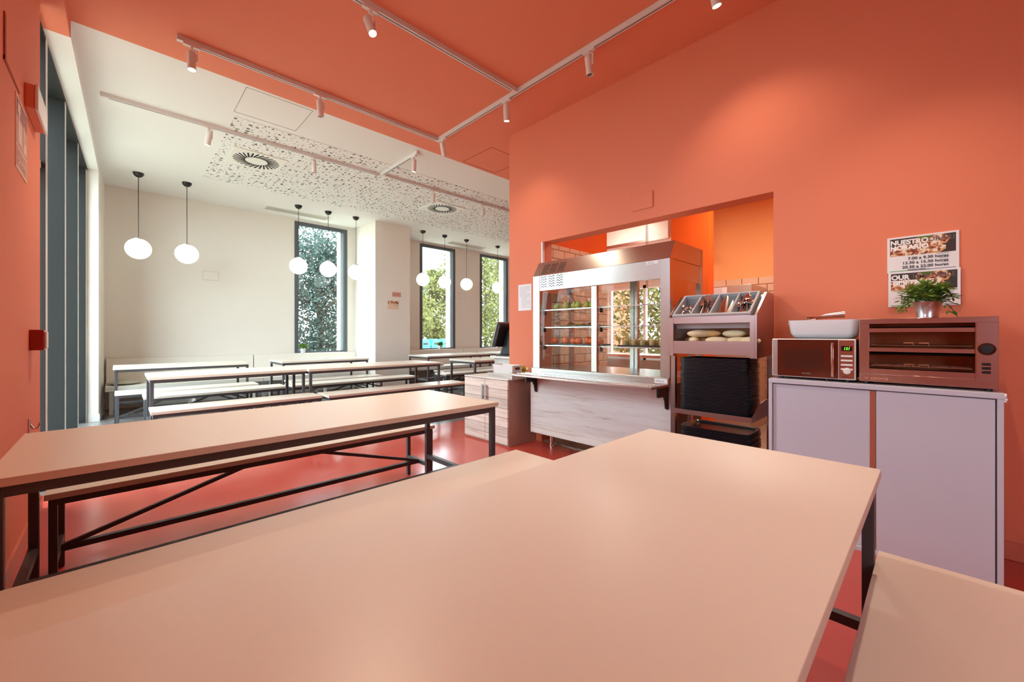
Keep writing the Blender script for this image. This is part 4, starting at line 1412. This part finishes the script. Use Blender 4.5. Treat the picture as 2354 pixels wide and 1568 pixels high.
cutlery('tea', 0 + 3, 7, 0.125, 'chrome', lambda: spoon_mesh(0.12, 0.013))
cutlery('fork', 2, 10, 0.2, 'chrome', lambda: fork_mesh(0.2))
cutlery('knife', 1, 8, 0.19, 'chrome', lambda: knife_mesh(0.17))
cutlery('spoon', 0, 9, 0.2, 'chrome', lambda: spoon_mesh(0.19, 0.019))
# bread rolls
BR = [(3.0, 1.21, 1.1025, 0.5, 'breadpale'), (3.06, 1.14, 1.1025, 1.4, 'bread'), (2.99, 1.05, 1.1025, 1.5, 'breadpale'), (3.08, 0.98, 1.1025, 1.3, 'bread'),
      (3.0, 0.91, 1.1025, 1.7, 'breadpale'), (3.10, 0.86, 1.1025, 1.2, 'bread'), (3.03, 1.115, 1.15, 1.5, 'bread'), (3.04, 0.955, 1.15, 1.45, 'breadpale'), (3.12, 1.25, 1.1025, 1.45, 'bread'), (3.15, 1.07, 1.1025, 1.5, 'breadpale'), (2.975, 0.84, 1.1025, 1.1, 'breadpale'), (3.08, 1.22, 1.15, 1.3, 'bread'), (3.16, 0.9, 1.15, 1.6, 'breadpale'), (2.99, 1.17, 1.15, 2.1, 'breadpale')]
BL = ['floury roll at the left end of the bread shelf', 'crusty roll second from the left, lower layer', 'pale roll lying along the front of the bread shelf', 'crusty roll under the large floury one', 'pale roll at the front right of the bread shelf',
      'crusty roll by the right side of the bread shelf', 'crusty golden roll lying on top, left of centre', 'large floury roll lying on top, right of centre', 'brown roll in the rear left shade of the bread shelf', 'pale roll at the rear centre of the bread shelf', 'pale roll in the front right corner of the bread shelf', 'brown roll on top of the heap at the rear left', 'pale roll on top of the heap at the rear right', 'floury roll on top of the heap at the front left']
for (x, y, z, a, mm), lb in zip(BR, BL):
    o = MB().ball((x, y, z + 0.026), 0.08, (1, 0.44, 0.33), Matrix.Rotation(a, 4, 'Z'), seg=20).build('bread_roll', mm, origin=(x, y, z))
    tag(o, lb, 'bread', 'rolls on the bread shelf')


# trays
def tray_mesh():
    x0, x1, y0, y1 = -0.15, 0.15, -0.228, 0.228
    m = MB()

    def ring(ins, z, r):
        pts = []
        for cx_, cy_, a0 in ((x1 - ins - r, y1 - ins - r, 0), (x0 + ins + r, y1 - ins - r, 90), (x0 + ins + r, y0 + ins + r, 180), (x1 - ins - r, y0 + ins + r, 270)):
            for k in range(5):
                a = math.radians(a0 + k * 22.5)
                pts.append(m.bm.verts.new((cx_ + r * math.cos(a), cy_ + r * math.sin(a), z)))
        return pts
    rs = [ring(0.026, 0.0, 0.02), ring(0.010, 0.016, 0.032), ring(0.0, 0.0185, 0.042), ring(0.0, 0.0135, 0.042), ring(0.005, 0.0135, 0.038), ring(0.0285, -0.0015, 0.02)]
    m.bm.faces.new(rs[0])
    m.bm.faces.new(rs[-1][::-1])
    for a, b in zip(rs, rs[1:]):
        n = len(a)
        for k in range(n):
            m.bm.faces.new((a[k], a[(k + 1) % n], b[(k + 1) % n], b[k]))
    return m


CARD = ['topmost', 'second', 'third', 'fourth', 'fifth', 'sixth', 'seventh', 'eighth', 'ninth', 'tenth', 'eleventh', 'twelfth', 'thirteenth', 'fourteenth', 'fifteenth', 'sixteenth', 'seventeenth', 'eighteenth', 'nineteenth']


def cardinal(k):
    if k < 19:
        return CARD[k]
    tens = {2: 'twenty', 3: 'thirty', 4: 'forty'}
    th = {2: 'twentieth', 3: 'thirtieth', 4: 'fortieth'}
    n = k + 1
    return th[n // 10] if n % 10 == 0 else tens[n // 10] + '-' + ['', 'first', 'second', 'third', 'fourth', 'fifth', 'sixth', 'seventh', 'eighth', 'ninth'][n % 10]


proto = None
for name, zb, n, cx_, cy_ in (('upper', 0.6145, 40, 3.085, 1.068), ('lower', 0.2105, 31, 3.085, 1.062)):
    for k in range(n):
        if proto is None:
            proto = tray_mesh().build('cafeteria_tray', 'tray')
            o = proto
        else:
            o = proto.copy()
            C.objects.link(o)
        o.location = (cx_ + random.uniform(-0.002, 0.002), cy_ + random.uniform(-0.003, 0.003), zb + k * 0.0095)
        i = n - 1 - k
        tag(o, 'black cafeteria tray, %s of the %s stack' % ('topmost' if i == 0 else cardinal(i) + ' from the top', name), 'tray', 'stacked trays, %s stack' % name)

# ------------------------------------------------------------------ white cabinet with appliances
KX, KY0, KY1, KZ = 2.88, -0.219, 0.709, 0.9
t = thing('storage_cabinet', 'white cabinet with sliding doors carrying the microwave and toaster', 'cabinet', (3.1, 0.245, 0))
m = MB().box(KX, WX - 0.014, KY0, KY0 + 0.02, 0, KZ - 0.025).box(KX, WX - 0.014, KY1 - 0.018, KY1, 0, KZ - 0.025).box(KX, WX - 0.014, KY0 + 0.02, KY1 - 0.018, 0.0, 0.025).box(WX - 0.03, WX - 0.014, KY0 + 0.02, KY1 - 0.018, 0.025, KZ - 0.025)
m.build('carcass', 'whitecab', t, bevel=0.0015)
MB().box(KX - 0.003, WX - 0.014, KY0 - 0.002, KY1, KZ - 0.025, KZ).build('top', 'whitecab', t, bevel=0.002)
MB().box(KX + 0.016, KX + 0.03, 0.216, KY1 - 0.02, 0.027, KZ - 0.03).build('door', 'whitecab', t, bevel=0.001)
d2 = MB().box(KX + 0.004, KX + 0.015, KY0 + 0.026, 0.214, 0.027, KZ - 0.03).build('door', 'whitecab', t, bevel=0.001)
MB().box(KX + 0.012, KX + 0.0155, 0.2165, 0.24, 0.03, KZ - 0.032).build('finger_groove', 'handlegap', t)
MB().box(KX + 0.006, KX + 0.014, KY0 + 0.0195, KY0 + 0.0255, 0.027, KZ - 0.027).box(KX + 0.006, KX + 0.014, KY0 + 0.026, KY1 - 0.02, KZ - 0.0295, KZ - 0.0255).build('shadow_gap', 'cabgroove', t)
m = MB()
for k in range(7):
    mx = Matrix.Translation((KX + 0.003 + random.uniform(-0.004, 0.008), KY0 - 0.004, KZ - 0.006 - 0.005 * k)) @ Euler((random.uniform(-1, 1), random.uniform(-1, 1), random.uniform(-1, 1))).to_matrix().to_4x4()
    m.box(-0.008, 0.008, -0.004, 0.004, -0.003, 0.003, mx)
m.build('chipped_corner', 'paper', t)
# microwave
x0, y0, y1, z0, z1 = 2.93, 0.302, 0.702, 0.915, 1.143
t = thing('microwave', 'bronze-mirrored microwave under the white dish', 'microwave', (3.1, 0.5, KZ))
MB().box(x0 + 0.012, 3.24, y0, y1, z0 + 0.002, z1).build('casing', 'steeldark', t, bevel=0.012)
MB().box(x0, x0 + 0.012, y0 - 0.001, y1 + 0.001, z0, z1 + 0.001).build('front_frame', 'white_plastic', t, bevel=0.006, seg=3)
MB().box(x0 - 0.002, x0, 0.674, y1 - 0.004, z0 + 0.005, z1 - 0.005).build('left_strip', 'mwbody', t)
dr = MB().box(x0 - 0.003, x0, 0.378, 0.672, z0 + 0.004, z1 - 0.004).build('door', 'mwglass', t)
MB().box(x0 - 0.0036, x0 - 0.003, 0.445, 0.645, z0 + 0.05, z1 - 0.06).build('window', 'mwdark', dr)
MB().box(x0 - 0.026, x0 - 0.014, 0.395, 0.407, z0 + 0.015, z1 - 0.022).box(x0 - 0.014, x0 - 0.003, 0.397, 0.405, z0 + 0.025, z0 + 0.04).box(x0 - 0.014, x0 - 0.003, 0.397, 0.405, z1 - 0.05, z1 - 0.035).build('handle', 'chrome', dr, bevel=0.002)
text('lettering', 'cecotec', (x0 - 0.004, 0.548, z0 + 0.022), 0.014, 'inkgrey', dr)
cp = MB().box(x0 - 0.003, x0, y0 + 0.006, 0.374, z0 + 0.006, z1 - 0.006).build('control_panel', 'mwpanel', t)
sc = MB().box(x0 - 0.0045, x0 - 0.003, y0 + 0.014, 0.364, z1 - 0.066, z1 - 0.038).build('clock_display', 'led', cp)
text('lettering', '131', (x0 - 0.005, y0 + 0.024, z1 - 0.06), 0.021, 'ledgreen', cp, ax='RIGHT', sx=0.9, bold=0.0003, shear=0.15)
MB().box(x0 - 0.005, x0 - 0.0045, y0 + 0.022, y0 + 0.027, z1 - 0.043, z1 - 0.04).build('red_dot', 'ledred', cp)
for k in range(4):
    MB().box(x0 - 0.006, x0 - 0.003, y0 + 0.012, 0.366, z1 - 0.1 - k * 0.0245, z1 - 0.09 - k * 0.0245).build('button', 'white_plastic', cp, bevel=0.001)
MB().cyl((x0 - 0.003, 0.338, z0 + 0.05), (x0 - 0.02, 0.338, z0 + 0.05), 0.0185, 0.0165, n=28).build('knob', 'white_plastic', cp, bevel=0.003)
text('lettering', '30 litros', (x0 - 0.004, 0.36, z0 + 0.014), 0.009, 'ink', cp)
for fx in (2.96, 3.2):
    for fy in (0.34, 0.43, 0.66):
        MB().cyl((fx, fy, KZ), (fx, fy, z0 + 0.003), 0.012, n=14).build('foot', 'black', t)
# dish on the microwave, with tongs
t = thing('serving_dish', 'deep white dish on top of the microwave', 'dish', (3.1, 0.463, z1))
m = MB()
cx_, cy_ = 3.10, 0.463


def rr(hx, hy, z, r, n=6):
    out = []
    for sx_, sy_, a0 in ((1, 1, 0), (-1, 1, 90), (-1, -1, 180), (1, -1, 270)):
        for k in range(n):
            a = math.radians(a0 + k * 90 / (n - 1))
            out.append(m.bm.verts.new((cx_ + sx_ * (hx - r) + r * math.cos(a), cy_ + sy_ * (hy - r) + r * math.sin(a), z)))
    return out


zz = z1 + 0.0005
R_ = [rr(0.085, 0.13, zz, 0.03), rr(0.1, 0.148, zz + 0.01, 0.035), rr(0.112, 0.162, zz + 0.035, 0.04), rr(0.122, 0.172, zz + 0.112, 0.04), rr(0.116, 0.166, zz + 0.112, 0.036), rr(0.106, 0.155, zz + 0.035, 0.035), rr(0.09, 0.135, zz + 0.012, 0.03)]
m.bm.faces.new(R_[0][::-1])
m.bm.faces.new(R_[-1])
for a, b in zip(R_, R_[1:]):
    for k in range(len(a)):
        m.bm.faces.new((a[k], a[(k + 1) % len(a)], b[(k + 1) % len(a)], b[k]))
m.build('bowl', 'ceramic', t)
for s_ in (-1, 1):
    MB().box(3.05, 3.15, cy_ + s_ * 0.173 - 0.006, cy_ + s_ * 0.173 + 0.006, zz + 0.085, zz + 0.1).build('lug_handle', 'ceramic', t, bevel=0.004)
t = thing('serving_tongs', 'steel serving tongs lying across the white dish', 'tongs', (3.05, 0.45, 1.256))
for dz, dy in ((0.012, 0.0), (0.024, 0.01)):
    MB().tube([(3.0, 0.53, 1.262), (3.02, 0.50, 1.268), (3.05, 0.44, 1.262 + dz), (3.08, 0.37, 1.27 + dz)], [0.015, 0.01, 0.009, 0.015], n=10).build('arm', 'wine' if dz < 0.02 else 'chrome', t)
# toaster oven
x0, y0, y1, z0, z1 = 2.93, -0.207, 0.287, 0.915, 1.254
t = thing('toaster_oven', 'open two-level steel toaster oven under the plant', 'toaster', (3.1, 0.04, KZ))
XB = 3.25
m = MB().box(x0, XB, y0, y1, z1 - 0.028, z1).box(x0, XB, y0, y1, z0, z0 + 0.042).box(XB - 0.012, XB, y0, y1, z0 + 0.042, z1 - 0.028)
m.build('casing', 'steel2', t, bevel=0.0015)
MB().box(x0, XB - 0.012, y1 - 0.042, y1, z0 + 0.042, z1 - 0.028).build('left_pillar', 'steel2', t, bevel=0.001)
cp = MB().box(x0, XB - 0.012, y0, y0 + 0.068, z0 + 0.042, z1 - 0.028).build('control_panel', 'steel2', t, bevel=0.001)
MB().box(x0 - 0.003, x0, y0 + 0.068, y0 + 0.072, z0 + 0.042, z1 - 0.028).build('trim_edge', 'chrome', t)
MB().box(XB - 0.02, XB - 0.012, y0 + 0.068, y1 - 0.042, z0 + 0.042, z1 - 0.028).build('rear_liner', 'toastback', t)
MB().box(x0 + 0.008, x0 + 0.02, y0 + 0.072, y1 - 0.042, 1.182, 1.202).box(x0 + 0.008, x0 + 0.02, y0 + 0.072, y1 - 0.042, 1.078, 1.098).box(x0 + 0.004, x0 + 0.02, y0 + 0.072, y1 - 0.042, 0.957, 0.985).build('cross_rail', 'steel2', t)
MB().box(x0 + 0.02, XB - 0.02, y0 + 0.072, y1 - 0.042, 1.080, 1.086).box(x0 + 0.02, XB - 0.02, y0 + 0.072, y1 - 0.042, 0.957, 0.972).build('crumb_plate', 'toastdark', t)
for k, zt in enumerate((1.205, 1.065)):
    for j in range(2):
        MB().cyl((x0 + 0.09 + j * 0.12, y0 + 0.072, zt), (x0 + 0.09 + j * 0.12, y1 - 0.042, zt), 0.006, n=8).build('heating_tube', 'steeldark', t)
for zr in (1.113, 1.003):
    m = MB()
    m.cyl((x0 + 0.006, y0 + 0.082, zr), (x0 + 0.006, y1 - 0.05, zr), 0.0022, n=6)
    for j in range(1, 6):
        m.cyl((x0 + 0.006 + j * 0.05, y0 + 0.082, zr), (x0 + 0.006 + j * 0.05, y1 - 0.05, zr), 0.0016, n=6)
    for j in range(6):
        yy = y0 + 0.082 + j * 0.07
        m.cyl((x0 + 0.006, yy, zr), (x0 + 0.27, yy, zr), 0.0016, n=6)
    for yy in (0.02, 0.075):
        m.tube([(x0 + 0.006, yy, zr), (x0 - 0.004, yy, zr + 0.012), (x0 - 0.004, yy + 0.034, zr + 0.012), (x0 + 0.006, yy + 0.034, zr)], 0.0025, n=6)
    m.build('wire_rack', 'wire', t)
kz = 1.1
MB().cyl((x0, y0 + 0.036, kz), (x0 - 0.002, y0 + 0.036, kz), 0.029, n=36).build('dial_ring', 'mwdark', cp)
MB().cyl((x0 - 0.002, y0 + 0.036, kz), (x0 - 0.017, y0 + 0.036, kz), 0.02, 0.018, n=28).box(x0 - 0.024, x0 - 0.017, y0 + 0.019, y0 + 0.053, kz - 0.004, kz + 0.004).build('knob', 'black', cp)
for k in range(3):
    MB().box(x0 - 0.004, x0, y0 + 0.024, y0 + 0.052, z0 + 0.108 - k * 0.019, z0 + 0.12 - k * 0.019).build('switch', 'switch', cp, bevel=0.001)
text('lettering', 'X', (x0 - 0.001, y1 - 0.022, z0 + 0.012), 0.017, 'signpink', t, sx=1.4)
text('lettering', 'DOME', (x0 - 0.001, y1 - 0.048, z0 + 0.012), 0.017, 'signpink', t, sx=1.45)
MB().box(x0 - 0.001, x0, y1 - 0.0425, y1 - 0.041, z0 + 0.009, z0 + 0.029).build('red_mark', 'redmark', t)
for fx in (2.96, 3.2):
    for fy in (-0.18, 0.26):
        MB().cyl((fx, fy, KZ), (fx, fy, z0 + 0.001), 0.011, n=14).build('foot', 'black', t)
# potted plant on the toaster
px, py, pz = 3.02, 0.025, 1.254
t = thing('potted_plant', 'leafy green plant in a tin pot on the toaster oven', 'plant', (px, py, pz))
MB().lathe([(0, 0), (0.042, 0), (0.044, 0.006), (0.042, 0.012), (0.056, 0.08), (0.0585, 0.083), (0.056, 0.085), (0.051, 0.078), (0, 0.074)], (px, py, pz), 32).build('pot', 'tin', t)
m = MB()
stems = []
for k in range(90):
    a = random.uniform(0, 6.28)
    sp = random.uniform(0.012, 0.085)
    h = random.uniform(0.03, 0.12) * (1 - 0.35 * sp / 0.085)
    dr_ = random.uniform(0.02, 0.1) if (sp > 0.07 and k % 2) else 0.0
    prev = Vector((px, py, pz + 0.078))
    for s_ in range(6):
        f = (s_ + 1) / 6
        q = Vector((px + math.cos(a) * (0.02 + sp * f), py + math.sin(a) * (0.02 + sp * f), pz + 0.078 + h * math.sin(f * 1.9) - dr_ * f * f))
        d = (q - prev).normalized()
        for sg in (-1, 1):
            sd = d.cross(Vector((0, 0, 1)))
            if sd.length < 0.01:
                sd = Vector((1, 0, 0))
            sd.normalize()
            ld = (d * 0.8 + sd * sg * 0.6 + Vector((0, 0, random.uniform(-0.3, 0.35)))).normalized()
            L = random.uniform(0.026, 0.042)
            wv = ld.cross(Vector((random.uniform(-0.4, 0.4), random.uniform(-0.4, 0.4), 1))).normalized() * L * 0.2
            m.quad(q, q + ld * L * 0.45 + wv, q + ld * L, q + ld * L * 0.45 - wv)
        prev = q
m.build('foliage', 'leafpot', t, smooth=False, recalc=False)

# ------------------------------------------------------------------ kitchen behind the hatch
KF = 6.3
struct(MB().box(WX + 0.16, 4.34, 0.2, 3.34, 2.95, 3.02).box(4.34, 7.0, 0.2, 4.3, 2.95, 3.02).build('ceiling.003', 'white_ceil'))
struct(MB().box(WX + 0.02, KF, 0.32, 2.98, 0.0, 0.012).box(4.61, KF, 2.98, 4.3, 0.0, 0.012).build('floor.002', 'kitchenfloor'))
struct(MB().box(WX + 0.16, 4.61, 2.985, 3.12, 2.185, 2.95).build('wall_kitchen', 'kitchen_orange'))
struct(MB().box(WX + 0.16, 4.61, 2.98, 3.12, 0, 2.185).build('wall_kitchen.001', 'tile'))
m = MB()
m.box(KF, KF + 0.12, 0.2, 2.7, 0, 2.95).box(KF, KF + 0.12, 4.05, 4.3, 0, 2.95).box(KF, KF + 0.12, 2.7, 4.05, 0, 0.75).box(KF, KF + 0.12, 2.7, 4.05, 2.0, 2.95)
struct(m.build('wall_kitchen.002', 'white_wall'))
struct(MB().box(WX + 0.16, KF, 0.2, 0.32, 0, 2.95).build('wall_kitchen.003', 'kitchen_orange'))
struct(MB().box(5.0, 5.14, 1.84, 2.30, 0, 2.95).build('wall_kitchen.004', 'kitchen_orange'))
struct(MB().box(6.1, 6.3, 0.32, 2.3, 0, 2.95).build('wall_kitchen.005', 'kitchen_orange_lit'))
struct(MB().box(6.085, 6.1, 0.32, 2.3, 0, 1.93).build('wall_kitchen.006', 'tile'))
r = struct(thing('window_6', 'w', 'w', (KF, 3.4, 0.75)))
del r['category'], r['label']
m = MB().box(KF + 0.02, KF + 0.08, 2.7, 2.75, 0.75, 2.0).box(KF + 0.02, KF + 0.08, 4.0, 4.05, 0.75, 2.0).box(KF + 0.02, KF + 0.08, 3.34, 3.39, 0.75, 2.0)
m.box(KF + 0.02, KF + 0.08, 2.75, 4.0, 0.75, 0.8).box(KF + 0.02, KF + 0.08, 2.75, 4.0, 1.95, 2.0)
struct(m.build('window_frame', 'white_plastic', r))
t = thing('extractor_hood', 'white extractor hood edge seen above the display case', 'hood', (5.8, 3.3, 2.55))
MB().box(5.6, 6.29, 2.62, 4.2, 2.56, 2.95).build('canopy', 'white_plastic', t)
MB().box(5.57, 5.60, 2.6, 4.2, 2.53, 2.57).build('rim', 'steel', t)
t = thing('hanging_conduit', 'thin twin conduit hanging above the display case', 'conduit', (4.4, 1.6, 2.0))
m = MB()
c0 = Vector((4.35, 2.275, 0))
for dy in (0, 0.018):
    m.cyl((4.35, 2.275 + dy, 1.6), (4.35, 2.275 + dy, 2.95), 0.004, n=8)
m.build('pipes', 'mwbody', t)
t = thing('kitchen_fridge', 'warm-toned steel fridge in the kitchen behind the cutlery rack', 'fridge', (5.7, 1.2, 0))
MB().box(5.45, 6.05, 1.52, 2.02, 0, 1.78).build('body', 'fridge', t, bevel=0.004)
MB().box(5.44, 5.45, 1.53, 2.01, 1.02, 1.77).build('door', 'fridge', t)
MB().box(5.44, 5.45, 1.53, 2.01, 0.05, 1.0).build('door', 'fridge', t)
t = thing('kitchen_notice', 'white ruled sheet on the kitchen fridge door', 'notice', (5.43, 1.9, 1.6))
MB().box(5.434, 5.4395, 1.79, 2.0, 1.62, 1.76).build('sheet', 'paper', t)
m = MB()
for k in range(9):
    m.box(5.4335, 5.434, 1.85 + k * 0.015, 1.853 + k * 0.015, 1.69, 1.75)
m.build('ruling', 'inkgrey', t)
t = thing('kitchen_worktop', 'steel kitchen worktop behind the display case', 'worktop', (5.95, 3.3, 0))
MB().box(5.7, 6.28, 2.6, 4.2, 0.82, 0.86).build('top', 'steel', t)
for x, y in ((5.73, 2.65), (5.73, 4.1), (6.2, 2.65), (6.2, 4.1)):
    MB().box(x, x + 0.04, y, y + 0.04, 0, 0.82).build('leg', 'steel', t)
for lx, ly, pw in ((4.6, 1.3, 16), (5.0, 3.2, 8)):
    t = thing('kitchen_ceiling_lamp', 'warm round ceiling lamp in the kitchen, hidden above the hatch' if ly < 2 else 'warm round ceiling lamp in the kitchen near its window', 'lamp', (lx, ly, 2.95))
    MB().cyl((lx, ly, 2.95), (lx, ly, 2.925), 0.12, n=24).build('housing', 'white_plastic', t)
    MB().cyl((lx, ly, 2.925), (lx, ly, 2.915), 0.105, n=24).build('lens', 'lampon', t)
    d = bpy.data.lights.new('kitchen_light', 'AREA')
    d.shape = 'DISK'
    d.size = 0.2
    d.energy = pw
    d.color = (1.0, 0.9, 0.76)
    o = bpy.data.objects.new('kitchen_light', d)
    C.objects.link(o)
    o.location = (lx, ly, 2.91)
    o.parent = t
    o.matrix_parent_inverse = inv_of(t)
